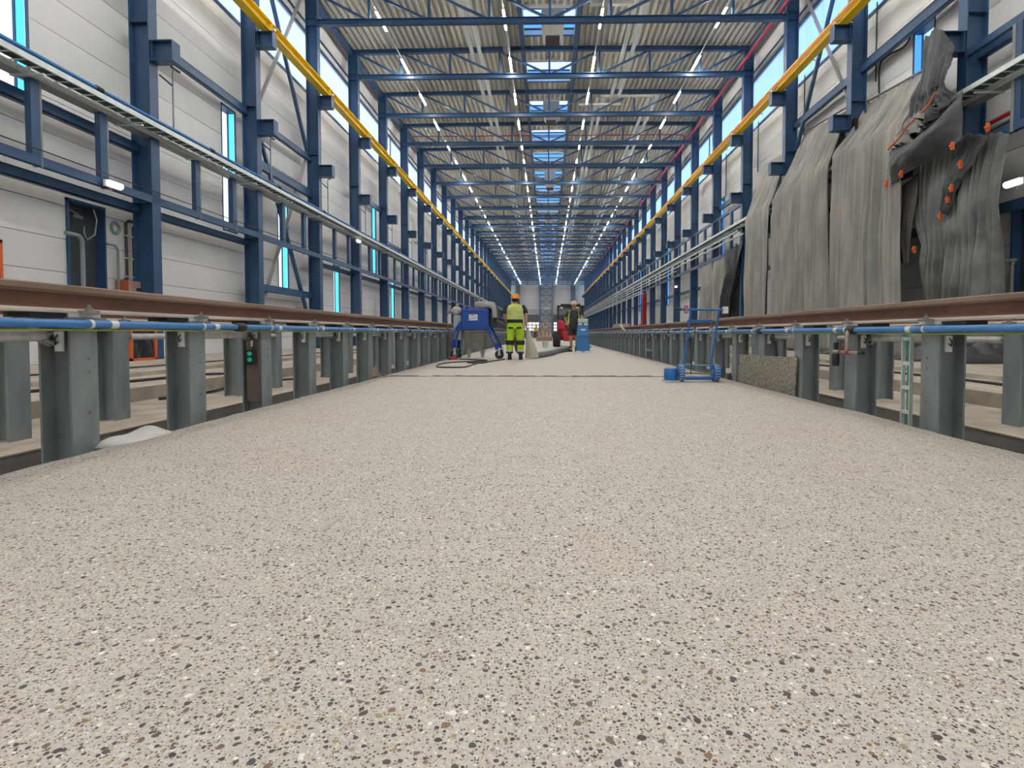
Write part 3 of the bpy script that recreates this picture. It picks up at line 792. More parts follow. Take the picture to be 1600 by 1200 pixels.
for s in (-1, 1):
    make_rail(RAILX[s][0], RAILZ[s], 'rusty steel rail on posts at the slab edge, %s side' % ('undraped' if s < 0 else 'draped'))
    make_rail(RAILX[s][1], RAILZ[s], 'rusty steel rail on the second row of posts, toward the %s' % SIDE[s]['name'])
def make_post(zb, zr, front):
    r = empty('rail_post')
    MB().prism(hprof(.20, .20, .014, .010), (0, 0, zb), (0,1,0), (1,0,0), (0, 0, zr-.045-zb)).build('shaft', GALV, r)
    MB().box(-.13, .13, -.14, .14, zr-.045, zr-.025).build('cap_plate', GALV, r)
    MB().box(-.07, .11, -.12, .12, zr-.025, zr).build('clamp_plate', GALVL, r)
    MB().box(-.05, .1, -.36, -.12, zr-.03, zr-.002).build('rubber_pad', DARK, r)
    b = MB()
    for q in (-1, 1):
        x = .03+q*.105
        b.box(x-.03, x+.03, -.05, .05, zr, zr+.018); b.lathe([(.022, zr+.018), (.022, zr+.036), (.010, zr+.037), (.010, zr+.055)], (x, 0, 0), 6, smooth=False)
    b.build('rail_clip', GREYM, r)
    if front:
        MB().box(.015, .062, -.115, -.10, zr-.23, zr-.11).build('hook_plate', GALVL, r)
        MB().tube([(.04, -.12, zr-.13), (.025, -.125, zr-.15), (.03, -.125, zr-.19), (.045, -.125, zr-.17)], .005, 5).build('hook', DARK, r)
        bb = MB()
        for dz in (.28, .36, .62): bb.lathe([(.009, 0), (.009, .006)], (.101, .03, zr-dz), 8, 'x')
        bb.build('bolt', GREYM, r)
    return r
PS = 1.118
PY = {-1: 3.39, 1: 3.20}
for s in (-1, 1):
    fx = -2.967 if s < 0 else 3.026
    proto = None
    sd = 'undraped' if s < 0 else 'draped'
    for k in range(-1 if s < 0 else -1, 52):
        y = PY[s]+PS*k
        if y < 1.6: continue
        lab = 'galvanized H-post under the slab-side rail, %s side, %s from the front' % (sd, nth(k+2))
        if proto is None: proto = make_post(-1.0, RAILZ[s], True); c = proto; tag(c, lab, 'post', 'slab-side posts, %s side' % sd)
        else: c = copy_tree(proto, label=lab)
        c.location = (fx, y, 0); c.rotation_euler = (0, 0, 0)
        if s > 0: c.scale = (-1, 1, 1)
    bx = -4.47 if s < 0 else 4.56
    proto = None
    for k in range(0, 34):
        y = (3.39 if s < 0 else 3.20)+PS*k
        lab = 'galvanized H-post of the second row, %s side, %s from the front' % (sd, nth(k+1))
        if proto is None: proto = make_post(-.19, RAILZ[s], False); c = proto; tag(c, lab, 'post', 'second-row posts, %s side' % sd)
        else: c = copy_tree(proto, label=lab)
        c.location = (bx, y, 0)
        if s > 0: c.scale = (-1, 1, 1)
    # blue compressed-air pipe along the slab edge
    px, pz = (-2.815, .766) if s < 0 else (2.875, .742)
    p = empty('slab_air_pipe', (px, 0, pz), label='blue air pipe clipped below the rail along the slab edge, %s side' % sd, cat='pipe')
    b = MB(); b.tube([(0, 1.2, 0), (0, 75, 0)], .026, 10); b.build('pipe', PIPEB, p)
    tag(MB().tube([(.02*s, 1.2, -.034), (.02*s, 60, -.034)], .007, 5).build('earth_wire', mat('earth_wire', (.45, .5, .12), .5), p))
    lm = MB().tube([(0, -.03, 0), (0, .03, 0)], .0275, 10).mesh('label_band', WHITE)
    cm = MB().tube([(0, -.012, 0), (0, .012, 0)], .031, 10).mesh('pipe_clip', GALVL)
    for k in range(0, 44):
        y = PY[s]+PS*k
        put('label_band', lm, p, (0, y+.16, 0)); put('pipe_clip', cm, p, (0, y-.02, 0))
    km = MB().tube([(0, -.07, 0), (0, -.05, 0), (0, .05, 0), (0, .07, 0)], .04, 10, rr=[.034, .042, .042, .034]).mesh('coupling', DARK)
    for y in ((5.05, 11.3, 17.5) if s < 0 else (5.32, 7.6, 13.2)): put('coupling', km, p, (0, y, 0))
    # film-wrapped tube lamps between the posts
    tx = -3.03 if s < 0 else 3.09
    n = 0
    for k in range(-2, 16, 1):
        if k % 2 == 0 and s < 0: pass
        if (k % 2) != (1 if s < 0 else 1) : continue
        ya, yb = PY[s]+PS*k+.03, PY[s]+PS*(k+1)-.02
        if s < 0 and k == -1: ya = 1.3
        n += 1
        r = empty('tube_lamp', (tx, 0, RAILZ[s]-.135), label='white tube lamp wrapped in film between slab-side posts, %s side, %s from the front' % (sd, nth(n)), cat='tube lamp', group='film-wrapped tube lamps, %s side' % sd)
        m = 10; pts = [(random.uniform(-.003, .003), ya+.08+(yb-ya-.16)*i/m, random.uniform(-.003, .003)) for i in range(m+1)]
        MB().tube(pts, .036, 10).build('tube', FILM, r)
        MB().tube([(0, ya, .0), (0, ya+.05, 0), (0, ya+.09, 0)], .03, 8, rr=[.02, .03, .034]).tube([(0, yb-.09, 0), (0, yb-.04, 0), (0, yb, 0)], .03, 8, rr=[.034, .03, .02]).build('end_cap', GREYM, r)
        b = MB()
        for i in range(7):
            a = i/6*PI*2; b.tube([(.034*math.cos(a), yb-.1, .034*math.sin(a)), (.045*math.cos(a+.5), yb-.05, .045*math.sin(a+.5)-.012*(i % 3)), (.03*math.cos(a), yb-.02, .03*math.sin(a)-.03)], .012, 5)
        b.build('film_wrap', FILM, r)
    # second-row tube lamps in the alternate gaps
    for k in range(0, 12, 2):
        ya, yb = PY[s]+PS*k+.1, PY[s]+PS*(k+1)-.05
        r = empty('tube_lamp', (-4.4 if s < 0 else 4.5, 0, RAILZ[s]-.155), label='white tube lamp between second-row posts, %s side, %s from the front' % (sd, nth(k//2+1)), cat='tube lamp', group='second-row tube lamps, %s side' % sd)
        MB().tube([(0, ya+.05, 0), (0, yb-.05, 0)], .034, 8).build('tube', FILM, r)
        MB().tube([(0, ya, 0), (0, ya+.05, 0)], .025, 8).tube([(0, yb-.05, 0), (0, yb, 0)], .025, 8).build('end_cap', GREYM, r)

# ------------------------------------------------------------------ doors
for s in (-1, 1):
    y0, y1, z0, z1 = DOOR[s][0]; xw = SIDE[s]['wall']
    r = door_root((xw, (y0+y1)/2, FZ)); h = z1-FZ; d = (y1-y0)/2
    f = MB(); f.box(-s*.05, s*.3, -d, -d+.05, 0, h); f.box(-s*.05, s*.3, d-.05, d, 0, h); f.box(-s*.05, s*.3, -d, d, h-.06, h)
    f.build('door_frame', BLUE, r)
    lf = MB().box(s*.16, s*.21, -d+.05, d-.05, 0, h-.06).build('door_leaf', DOORM, r)
    MB().box(s*.13, s*.16, -d+.36, -d+.62, h-.36, h-.28).bar((s*.13, -d+.2, h-.2), (s*.13, -d+.5, h-.27), .02, .03).build('door_closer', GREYM, lf)
    MB().box(s*.12, s*.16, -d+.1, -d+.14, 1.05, 1.3).box(s*.10, s*.12, -d+.1, -d+.25, 1.15, 1.18).build('door_handle', GREYM, lf)
    if s < 0:
        MB().tube([(.09, .12, h-.12), (.13, .16, h-.35), (.13, .10, h-.7), (.10, -.08, h-.85), (.06, -.12, h-.7), (.05, -.1, h-.55)], .02, 7).build('cable_conduit', GREYM, lf)

# ------------------------------------------------------------------ things on the undraped wall near the door
def bent_pipe(name, x, y, ztop, run, rad, m, lab, grp=None, zb=FZ):
    pts = [(x, y, zb), (x, y, ztop-.12), (x, y-.03, ztop-.05), (x, y-.10, ztop), (x, y-run, ztop)]
    tag(MB().tube(pts, rad, 10).build(name, m), lab, 'pipe', grp)
bent_pipe('bent_pipe', -10.15, 12.02, 2.83, .42, .045, GALV, 'thick grey pipe with bent top in front of the dark door')
bent_pipe('bent_pipe', -10.3, 13.22, 2.80, .32, .03, GALV, 'thin grey pipe with bent top between dark door and first column')
bent_pipe('bent_pipe', 10.3, 12.62, 2.33, -.3, .04, GALV, 'pale bent pipe beside the door on the sheet-draped wall')
BRN = mat('brown_pipe', (.05, .04, .04), .5)
for i, y in enumerate((13.60, 13.84)):
    b = MB().tube([(-10.38, y, 1.9), (-10.38, y, 3.35), (-10.36, y+.05, 3.42)] if i else [(-10.38, y, 1.9), (-10.38, y, 3.42), (-10.38, y+.1, 3.5), (-10.36, y+.45, 3.5)], .032, 8)
    r = b.build('supply_pipe', BRN); tag(r, 'dark brown vertical supply pipe above the red box, %s the first column' % ('next to' if i else 'farther from'), 'pipe', 'brown supply pipes')
    cb = MB()
    for z in (2.1, 2.55, 3.1): cb.box(-10.425, -10.34, y-.045, y+.045, z, z+.03)
    cb.build('pipe_clip', GALVL, r)
b = MB()
for i in range(3):
    rr = .16-.035*i; b.tube([(-10.435, 13.33+rr*math.cos(a/14*2*PI), 3.25+rr*math.sin(a/14*2*PI)) for a in range(15)], .012, 5, cap=False)
tag(b.build('wire_coil', mat('wire_coil', (.28, .36, .33), .5)), 'coiled green-grey wire hung on the wall beside the brown pipes', 'wire')
def red_box(loc, d, lab):
    r = empty('junction_box', loc, label=lab, cat='box', group='red boxes on the wall')
    bevel(MB().cbox((0,0,0), d).build('housing', mat('red_grey_box', (.42, .20, .17), .6, var=.5, vscale=6, col2=(.38, .36, .33)), r), .02)
    MB().cbox((0, -d[1]/2-.01, 0), (d[0]*.9, .03, d[2]*1.02)).build('cover', mat('cover_red', (.45, .11, .05), .6), r)
    MB().cbox((d[0]/2+.01, .05, -.03), (.03, .16, .07)).build('vent', DARK, r)
red_box((-10.27, 13.55, 1.82), (.35, .5, .34), 'red and grey box under the brown pipes beside the first column')
red_box((-10.30, 23.05, 1.62), (.3, .45, .3), 'red box on the wall before the third column')
red_box((-10.30, 32.9, 1.5), (.3, .4, .3), 'red box on the wall before the fifth column')
def orange_opening(loc, dy, dz, lab):
    r = empty('covered_opening', loc, label=lab, cat='cover', group='orange-edged covers')
    f = MB(); t = .06
    f.box(0, .08, -dy/2, dy/2, 0, t); f.box(0, .08, -dy/2, dy/2, dz-t, dz); f.box(0, .08, -dy/2, -dy/2+t, 0, dz); f.box(0, .08, dy/2-t, dy/2, 0, dz)
    f.build('tape_edge', ORANGE, r)
    def bag(u, v): return (.05+.03*math.sin(9*u+4*v)+.02*math.sin(23*u-7*v), -dy/2+t+(dy-2*t)*u, t+(dz-2*t)*v)
    MB().grid(bag, 14, 14).build('black_film', DARK, r)
orange_opening((-9.62, 13.0, FZ), .85, .75, 'orange-edged cover with black film at the foot of the first column')
orange_opening((-10.4, 10.15, 1.5), .5, .98, 'orange-edged cover with black film on the wall beside the panel seams')
orange_opening((-9.6, 28.6, FZ), .4, .8, 'orange-edged cover with black film at the foot of the fourth column')
def wall_lamp(loc, rz, lab):
    r = empty('wall_lamp', loc, rz, label=lab, cat='wall lamp', group='oval bulkhead lamps')
    MB().box(-.09, -.03, -.22, .22, -.07, .07).build('housing', WHITE, r)
    MB().tube([(.0, -.20, 0), (.0, -.17, 0), (.0, .17, 0), (.0, .20, 0)], .07, 12, rr=[.04, .068, .068, .04]).build('diffuser', WLAMP, r)
    MB().box(-.12, -.09, -.03, .03, -.12, .12).build('bracket', GALV, r)
wall_lamp((-9.5, 12.16, 3.97), 0, 'lit oval bulkhead lamp on the blue frame above the dark door')
wall_lamp((9.72, 11.95, 3.85), PI, 'lit oval bulkhead lamp above the door of the draped wall')
wall_lamp((-9.5, 28.0, 5.35), 0, 'lit oval lamp under the cable tray by the fourth column')
wall_lamp((9.9, 43.2, 4.3), PI, 'lit oval lamp on the draped wall far down the hall')
# cable loops on the wall foot and floor
def cable(pts, rad, m, lab, name='floor_cable'):
    P = [Vector(p) for p in pts]; q = []
    for i in range(len(P)-1):
        p0, p1, p2, p3 = P[max(i-1, 0)], P[i], P[i+1], P[min(i+2, len(P)-1)]
        for t in [j/6 for j in range(6)]:
            q.append(.5*((2*p1)+(p2-p0)*t+(2*p0-5*p1+4*p2-p3)*t*t+(3*p1-p0-3*p2+p3)*t**3))
    q.append(P[-1])
    return tag(MB().tube(q, rad, 7).build(name, m), lab, 'cable')
cable([(-9.9, 10.9, .5), (-9.85, 10.75, .35), (-9.8, 10.6, .22), (-9.75, 10.75, .10), (-9.8, 10.95, .2), (-9.9, 11.0, .42)], .015, WIRE, 'black cable loop hanging at the wall foot behind the posts')
cable([(-6.4, 4, .02), (-6.2, 6, .02), (-6.0, 8, .02), (-5.6, 9.4, .02), (-5.2, 10.0, -.15), (-4.8, 10.6, -.16)], .022, WIRE, 'black cable lying over the step behind the undraped posts')
cable([(-8, 5, .09), (-7.6, 9, .09), (-7.4, 14, .09), (-7.2, 24, .09)], .015, WIRE, 'thin black cable on the work floor along the undraped wall')
cable([(-5.1, 7.2, -.15), (-5.0, 8.3, -.15), (-5.25, 9.4, -.1), (-5.4, 10.2, .03)], .022, WIRE, 'black cable bending up the step behind the third post')
cable([(6.4, 4, .02), (6.1, 6.5, .02), (6.2, 9, .02), (5.9, 13, .02)], .022, WIRE, 'black cable on the work floor of the draped side')

# ------------------------------------------------------------------ details at the posts
r = empty('control_plate', (-2.967, PY[-1]+2*PS, 0), label='brown plate with green-lit control box on the third undraped-side post', cat='control box')
MB().box(-.04, .085, -.125, -.108, .03, .66).build('plate', mat('brown_plate', (.16, .13, .10), .5, .2), r)
MB().box(-.01, .065, -.19, -.125, .40, .55).build('control_box', DARK, r)
MB().lathe([(.022, -.195), (.022, -.19)], (.028, 0, .51), 12, 'y').lathe([(.022, -.195), (.022, -.19)], (.028, 0, .45), 12, 'y').build('green_button', mat('green_button', (.0, .25, .17), .4, emit=((.0, .5, .3), .25)), r)
MB().tube([(.05, -.16, .55), (.055, -.16, .62), (.02, -.15, .69)], .012, 6).build('cable', DARK, r)
MB().box(.03, .055, -.17, -.15, .58, .64).build('tag', WHITE, r)
r = empty('air_regulator', (2.875, 5.33, .742), label='brass air regulator with black filter bowl hanging from the blue pipe', cat='valve')
BRASS = mat('nickel_brass', (.42, .38, .32), .35, .6)
MB().tube([(0, 0, 0), (-.03, 0, -.02), (-.04, 0, -.06), (-.04, 0, -.21)], .022, 9).build('fitting', BRASS, r)
MB().tube([(-.04, .24, -.21), (-.04, -.2, -.21)], .016, 9).build('manifold', BRASS, r)
MB().lathe([(.03, -.09), (.034, -.06), (.034, .02), (.026, .03)], (-.04, .2, -.26), 12).build('filter_bowl', DARK, r)
MB().lathe([(.022, 0), (.022, .07)], (-.04, .2, -.19), 10).build('knob', DARK, r)
MB().tube([(-.04, .12, -.21), (-.04, .1, -.21)], .024, 8).tube([(-.04, -.01, -.21), (-.04, -.05, -.21)], .024, 8).box(-.06, -.02, .01, .05, -.15, -.13).build('red_valve', RED, r)
MB().tube([(-.04, -.2, -.21), (-.04, -.28, -.21)], .013, 8).build('coupler', DARK, r)
r = empty('cable_ladder', (2.95, 4.62, -.6), label='upright zinc cable ladder with green cable beside a draped-side post', cat='cable ladder')
for q in (-1, 1): MB().box(-.015, .015, q*.05-.006, q*.05+.006, 0, 1.28).build('side_rail', GALVL, r)
for i in range(7): MB().box(-.01, .01, -.05, .05, .05+i*.2, .08+i*.2).build('rung', GALVL, r)
MB().tube([(.02, 0, 0), (.02, .0, 1.2), (.02, .02, 1.27), (.0, .05, 1.3)], .018, 8).build('green_cable', GREENC, r)
r = MB().hexa([(2.90, 6.60, -.32), (2.92, 6.60, -.32), (2.92, 8.55, -.32), (2.90, 8.55, -.32)], [(2.88, 6.50, .43), (2.90, 6.50, .43), (2.90, 8.40, .40), (2.88, 8.40, .40)])
tag(bevel(r.build('stone_slab', BOARDM), .004, 1), 'speckled grey stone board leaning against the draped-side posts', 'board')
def cone(u, v):
    a = PI*(.15+.9*u); R = .20*(1-v)
    return (-2.80+R*math.cos(a)*.6, 8.98+.25*(u-.5)*(1-v), .01+.17*v+.02*math.sin(5*u))
tag(thick(MB().grid(lambda u, v: (-2.86+.26*u, 8.95+.03*math.sin(6*u), .0+v*(.02+.17*math.exp(-((u-.3)/.22)**2))), 16, 8).build('paper_scrap', mat('brown_paper', (.40, .32, .26), .8)), .004), 'torn brown paper scrap standing at the slab edge by the joint', 'paper')
def lump(u, v):
    x, y = -2.92+.26*u, 3.45+.55*v
    h = math.sin(PI*u)*math.sin(PI*v)
    return (x, y, -.02+.075*h**.6*(1+.25*math.sin(9*v+3*u)))
tag(thick(MB().grid(lump, 14, 22).build('plastic_bag', mat('white_film', (.62, .60, .56), .4, bump=.3, bscale=20)), .004), 'crumpled white plastic bag on the slab edge by the first posts', 'bag')
def heap(cx, cy, sx, sy, h, lab):
    def f(u, v):
        a = math.sin(PI*u)*math.sin(PI*v)
        return (cx+sx*(u-.5), cy+sy*(v-.5), FZ+.0+h*a**.5*(.7+.5*mnoise.noise(Vector((u*6+cx, v*9, 3)))))
    tag(thick(MB().grid(f, 26, 34).build('sheet_heap', TARPD), .01), lab, 'dust sheet', 'heaps of dust sheet')
heap(9.2, 12.8, 1.6, 2.0, .62, 'dark crumpled dust sheet heap on the floor below the dark sheets')
heap(9.2, 16.6, 1.4, 2.6, .35, 'low crumpled sheet end on the floor under the long sheets')

# ------------------------------------------------------------------ dust sheets on the draped wall
def drape(lab, top, fold, bottom, m, seed, amp=.10, freq=2.2, nu=190, nv=56, foldv=.3, name='dust_sheet', sag=.1, grp='hanging dust sheets'):
    # each edge is a list of (x,y,z) from far to near; blended along u
    def edge(E, u):
        n = len(E)-1; i = min(int(u*n), n-1); t = u*n-i
        return Vector(E[i]).lerp(Vector(E[i+1]), t)
    rnd = random.Random(seed)
    ph = [rnd.uniform(0, 6.28) for _ in range(6)]; fr = [freq*rnd.uniform(.6, 2.6) for _ in range(6)]
    Lw = (Vector(fold[0])-Vector(fold[-1])).length
    def f(u, v):
        T, Fo, B = edge(top, u), edge(fold, u), edge(bottom, u)
        if v < foldv:
            t = v/foldv; p = T.lerp(Fo, t); p.z -= sag*math.sin(PI*t); a = amp*(.25+.45*t)
        else:
            t = (v-foldv)/(1-foldv); p = Fo.lerp(B, t); a = amp*(.55+.45*min(1, t*2.5))
        y = u*Lw
        wv = 0
        for k in range(6):
            drift = .35*math.sin(v*2.1+ph[k])*(1 if v > foldv else .6)
            s_ = math.sin(fr[k]*2*PI*(y*.5)+ph[k]+drift*2)
            wv += (1-abs(s_))**2.2*(.7 if k < 3 else .45)
        wv += .5*mnoise.noise(Vector((y*1.6+seed, v*3.5, seed)))
        nrm = Vector((-1, 0, .25)).normalized() if v > foldv else Vector((-.55, 0, .85))
        p = p+nrm*(a*(wv-.7)*1.15)
        if m in (TARPD,): p = p+nrm*(.11*mnoise.noise(Vector((y*2.2, v*5, seed+9)))+.05*abs(mnoise.noise(Vector((y*5, v*11, seed+4)))))
        p.y += .04*math.sin(7*v+ph[1])+.10*mnoise.noise(Vector((v*4, seed, u*2)))*v
        return p
    o = MB().grid(f, nu, nv).build(name, m)
    tag(o, lab, 'dust sheet', grp); thick(o, .006)
    return o
zb = .12
drape('wide grey dust sheet folded over the tray between first and second columns', [(10.52, 18.75, 8.25), (10.52, 17.2, 8.1), (10.52, 15.6, 8.0)], [(9.32, 18.35, 6.40), (9.30, 16.7, 6.30), (9.32, 15.05, 6.22)], [(9.3, 18.4, zb), (9.15, 16.6, zb), (9.3, 14.9, zb)], TARP, 11, .15, 1.9)
drape('grey dust sheet with many creases hanging before the second column', [(10.52, 23.4, 8.85), (10.52, 21.8, 8.7), (10.52, 20.1, 8.52)], [(9.32, 23.3, 6.25), (9.3, 21, 6.22), (9.32, 18.9, 6.25)], [(9.3, 23.4, zb), (9.15, 21, zb), (9.3, 18.55, zb)], TARP, 5, .15, 2.7)
drape('narrow grey dust sheet hanging behind the third column', [(10.52, 27.6, 8.9), (10.52, 24.9, 8.7)], [(9.32, 26.6, 6.05), (9.32, 23.75, 6.1)], [(9.3, 26.8, zb), (9.3, 23.9, zb)], TARP, 8, .10, 2.0, nu=60)
drape('grey dust sheet clipped under the tray frame, farthest of the sheets', [(9.9, 36.0, 5.0), (9.9, 33, 5.05), (9.9, 30.6, 5.0)], [(9.85, 36.1, 3.6), (9.8, 33, 3.6), (9.85, 31, 3.6)], [(9.85, 36.3, zb), (9.7, 33, zb), (9.8, 31.6, zb)], TARP, 21, .16, 1.5, sag=0)
drape('dark crumpled dust sheet twisted beside the farthest sheet', [(9.85, 31.5, 5.1), (9.8, 28.2, 5.3)], [(9.8, 30.8, 3.7), (9.7, 28.6, 4.2)], [(9.7, 32.0, zb), (9.7, 30.4, zb)], TARPD, 33, .25, 1.8, nu=60, sag=0)
# the loose one around the first bracket
drape('dark dust sheet wrapped over the bracket of the first column', [(9.95, 14.75, 8.0), (9.30, 14.2, 8.05), (9.15, 13.35, 7.75), (9.3, 13.1, 7.2)], [(9.75, 15.0, 6.9), (9.35, 14.4, 6.75), (9.1, 13.7, 6.5), (9.15, 13.2, 6.6)], [(9.6, 15.0, 5.6), (9.4, 14.6, 5.7), (9.2, 13.7, 5.75), (9.2, 13.05, 6.05)], TARPD, 44, .12, 1.4, nu=64, sag=0, foldv=.45)
drape('rumpled grey sheet edge bunched between wide sheet and first bracket', [(10.3, 15.55, 7.6), (10.0, 14.7, 7.2), (9.4, 14.0, 6.9)], [(9.6, 15.2, 6.3), (9.4, 14.5, 6.2), (9.2, 13.6, 6.1)], [(9.3, 15.35, 5.6), (9.25, 14.3, 5.75), (9.2, 13.4, 5.95)], TARP, 47, .20, 3.0, nu=70, sag=.05)
def swag(u, v):
    # heavy dark fold hanging in a belly between two clips
    y = 15.35-2.6*u
    ztop = 5.62+.48*u**1.4; zbot = 4.72+.28*u
    z = ztop+(zbot-ztop)*v - .18*math.sin(PI*u)*(1-v)
    x = 9.22-.34*math.sin(PI*u)**.8*math.sin(PI*min(1, v*1.02))-.05*math.sin(8*u+5*v)*v
    return (x+.03*mnoise.noise(Vector((u*6, v*6, 2))), y, z)
o = MB().grid(swag, 60, 36).build('dust_sheet', TARPD); thick(o, .008)
tag(o, 'dark dust sheet bellied like a swag between clips below the bracket', 'dust sheet', 'hanging dust sheets')
drape('dark grey torn dust sheet hanging before the door of the draped wall', [(9.72, 15.1, 5.45), (9.70, 13.4, 5.35), (9.78, 12.15, 4.97)], [(9.7, 15.0, 3.6), (9.6, 13.5, 3.4), (9.7, 12.25, 3.5)], [(9.7, 14.35, 1.4), (9.5, 13.4, .5), (9.75, 12.25, .3)], mat('dust_sheet_mid', (.185, .195, .185), .68, var=.35, vscale=1.5, bump=.3, bscale=8, col2=(.10, .105, .105)), 52, .20, 1.3, sag=0)
drape('narrow slanting sheet strip hanging before the torn dark sheet', [(9.62, 13.1, 5.25), (9.55, 12.45, 5.0)], [(9.5, 13.6, 4.5), (9.45, 13.05, 4.25)], [(9.6, 13.85, 3.7), (9.5, 13.55, 3.5)], TARPD, 61, .08, 2, nu=24, sag=0, foldv=.5)
drape('short brown-grey sheet flap hanging beside the wide sheet', [(9.6, 15.4, 4.7), (9.6, 14.75, 4.85)], [(9.55, 15.4, 3.9), (9.55, 14.8, 3.9)], [(9.55, 15.35, 2.6), (9.55, 15.0, 2.55)], mat('dust_sheet_brown', (.11, .10, .085), .7, var=.2, vscale=2), 66, .05, 1, nu=24, sag=0, foldv=.4)
drape('black plastic sheet hanging in the gap beside the second column', [(9.95, 18.95, 7.7), (9.95, 18.3, 7.7)], [(9.9, 18.95, 5.0), (9.9, 18.3, 5.0)], [(9.9, 18.95, zb), (9.9, 18.3, zb)], mat('black_film', (.022, .022, .02), .45), 71, .04, 1, nu=20, sag=0)
# orange clips
cp = MB().box(-.03, .03, -.025, .025, -.09, .09); cp.box(-.05, .0, -.04, .04, -.02, .03)
cm = cp.mesh('sheet_clip', ORANGE)
for i, (x, y, z, lab) in enumerate(((9.1, 15.28, 4.72, 'at the lower corner of the swag sheet by the wide sheet'), (9.0, 14.5, 4.76, 'on the lower edge of the swag sheet'), (9.1, 12.85, 4.92, 'at the upper end of the swag sheet edge'),
        (9.4, 13.0, 4.55, 'high on the slanting sheet strip'), (9.42, 13.3, 4.1, 'midway on the slanting sheet strip'), (9.45, 13.45, 3.88, 'low on the slanting sheet strip'), (9.5, 13.75, 3.55, 'at the tip of the slanting strip'), (9.6, 12.5, 5.2, 'where the slanting strip meets the blue beam'), (9.6, 14.85, 2.9, 'on the torn sheet low beside the flap'))):
    o = put('sheet_clip', cm, None, (x, y, z)); tag(o, 'orange clip %s' % lab, 'clip', 'orange sheet clips')
for i, pts in enumerate(([(9.12, 15.3, 5.63), (9.1, 14.8, 5.75), (9.05, 14.3, 5.95), (9.0, 13.9, 5.98)], [(9.0, 13.8, 6.02), (9.0, 13.5, 6.12), (9.0, 13.3, 6.3)])):
    tag(MB().tube([Vector(p) for p in pts], .022, 6).build('orange_strap', ORANGE), 'orange strap along the top of the swag sheet, %s part' % ('longer' if i == 0 else 'shorter'), 'strap', 'orange straps')
o = MB().tube([(10.2, 13.2, 5.55), (10.2, 12.4, 5.58), (10.2, 10.5, 5.6)], .05, 8).build('red_hose', RED); tag(o, 'red hose behind the blue beam beside the dark sheets', 'hose')
o = MB().tube([(10.15, 13.2, 5.35), (10.15, 10.5, 5.42)], .025, 8).tube([(10.15, 13.2, 5.28), (10.15, 10.5, 5.34)], .025, 8).build('black_cable', WIRE); tag(o, 'pair of black cables below the red hose', 'cable')
for z, x in ((8.25, 10.5),):
    o = MB().bar((10.5, 18.8, 8.32), (10.5, 15.6, 8.02), .03, .09, up=(1,0,0)).build('wooden_batten', mat('batten', (.34, .30, .25), .7)); tag(o, 'slim batten holding the top edge of the wide sheet', 'batten')
    o = MB().bar((10.5, 23.5, 8.95), (10.5, 19.0, 8.55), .03, .09, up=(1,0,0)).build('wooden_batten', mat('batten', (.34, .30, .25), .7)); tag(o, 'slim batten holding the top edge of the creased sheet', 'batten')
# conduit on the draped wall
cable([(10.55, 18.2, 8.35), (10.55, 18.2, 9.2), (10.5, 17.7, 9.28), (10.5, 16.9, 9.15), (10.5, 16.6, 9.35), (10.5, 16.6, 9.6)], .03, DARK, 'dark bent conduit beside the window over the wide sheet', 'conduit')
for k in (1, 2, 3, 4): cable([(10.55, YK(k)-.28, 8.8), (10.55, YK(k)-.28, 9.8), (10.55, YK(k)-.28, 11.3)], .022, DARK, 'thin dark vertical conduit beside the %s column, draped wall' % nth(k+1), 'conduit')

# ------------------------------------------------------------------ people
def skin_mesh(name, J, E, m, parent, root, sub=2):
    names = list(J); me = bpy.data.meshes.new(name)
    me.from_pydata([J[n][:3] for n in names], [(names.index(a), names.index(b)) for a, b in E], [])
    o = bpy.data.objects.new(name, me); COL.objects.link(o)
    md = o.modifiers.new('skin', 'SKIN'); md.use_smooth_shade = True; md.branch_smoothing = .6
    for i, n in enumerate(names):
        sv = me.skin_vertices[0].data[i]; q = J[n]
        sv.radius = (q[3], q[4] if len(q) > 4 else q[3]); sv.use_root = (n == root)
    sb = o.modifiers.new('sub', 'SUBSURF'); sb.levels = sub; sb.render_levels = sub
    dg = bpy.context.evaluated_depsgraph_get()
    nm = bpy.data.meshes.new_from_object(o.evaluated_get(dg), depsgraph=dg)
    for md in list(o.modifiers): o.modifiers.remove(md)
    o.data = nm; nm.materials.clear(); nm.materials.append(m)
    for p in nm.polygons: p.use_smooth = True; p.material_index = 0
    o.parent = parent; return o
def hand(J, E, wrist, side, pre, dirv, palmn):
    W = Vector(J[wrist][:3]); d = Vector(dirv).normalized(); n = Vector(palmn).normalized(); t = d.cross(n).normalized()
    J[pre+'palm'] = tuple(W+d*.065)+(.028, .018); E.append((wrist, pre+'palm'))
    lens = (.075, .085, .08, .062)
    for i in range(4):
        off = (i-1.5)*.020; L = lens[i]
        a = W+d*.095+t*off; b_ = a+d*L*.45+n*.012; c = b_+d*L*.3+n*.03
        for q, p in (('a', a), ('b', b_), ('c', c)): J['%sf%d%s' % (pre, i, q)] = tuple(p)+(.0095,)
        E.append((pre+'palm', '%sf%da' % (pre, i))); E.append(('%sf%da' % (pre, i), '%sf%db' % (pre, i))); E.append(('%sf%db' % (pre, i), '%sf%dc' % (pre, i)))
    a = W+d*.04+t*(-.034)+n*.008; b_ = a+d*.035-t*.014+n*.018
    J[pre+'ta'] = tuple(a)+(.011,); J[pre+'tb'] = tuple(b_)+(.0095,); E.append((pre+'palm', pre+'ta')); E.append((pre+'ta', pre+'tb'))
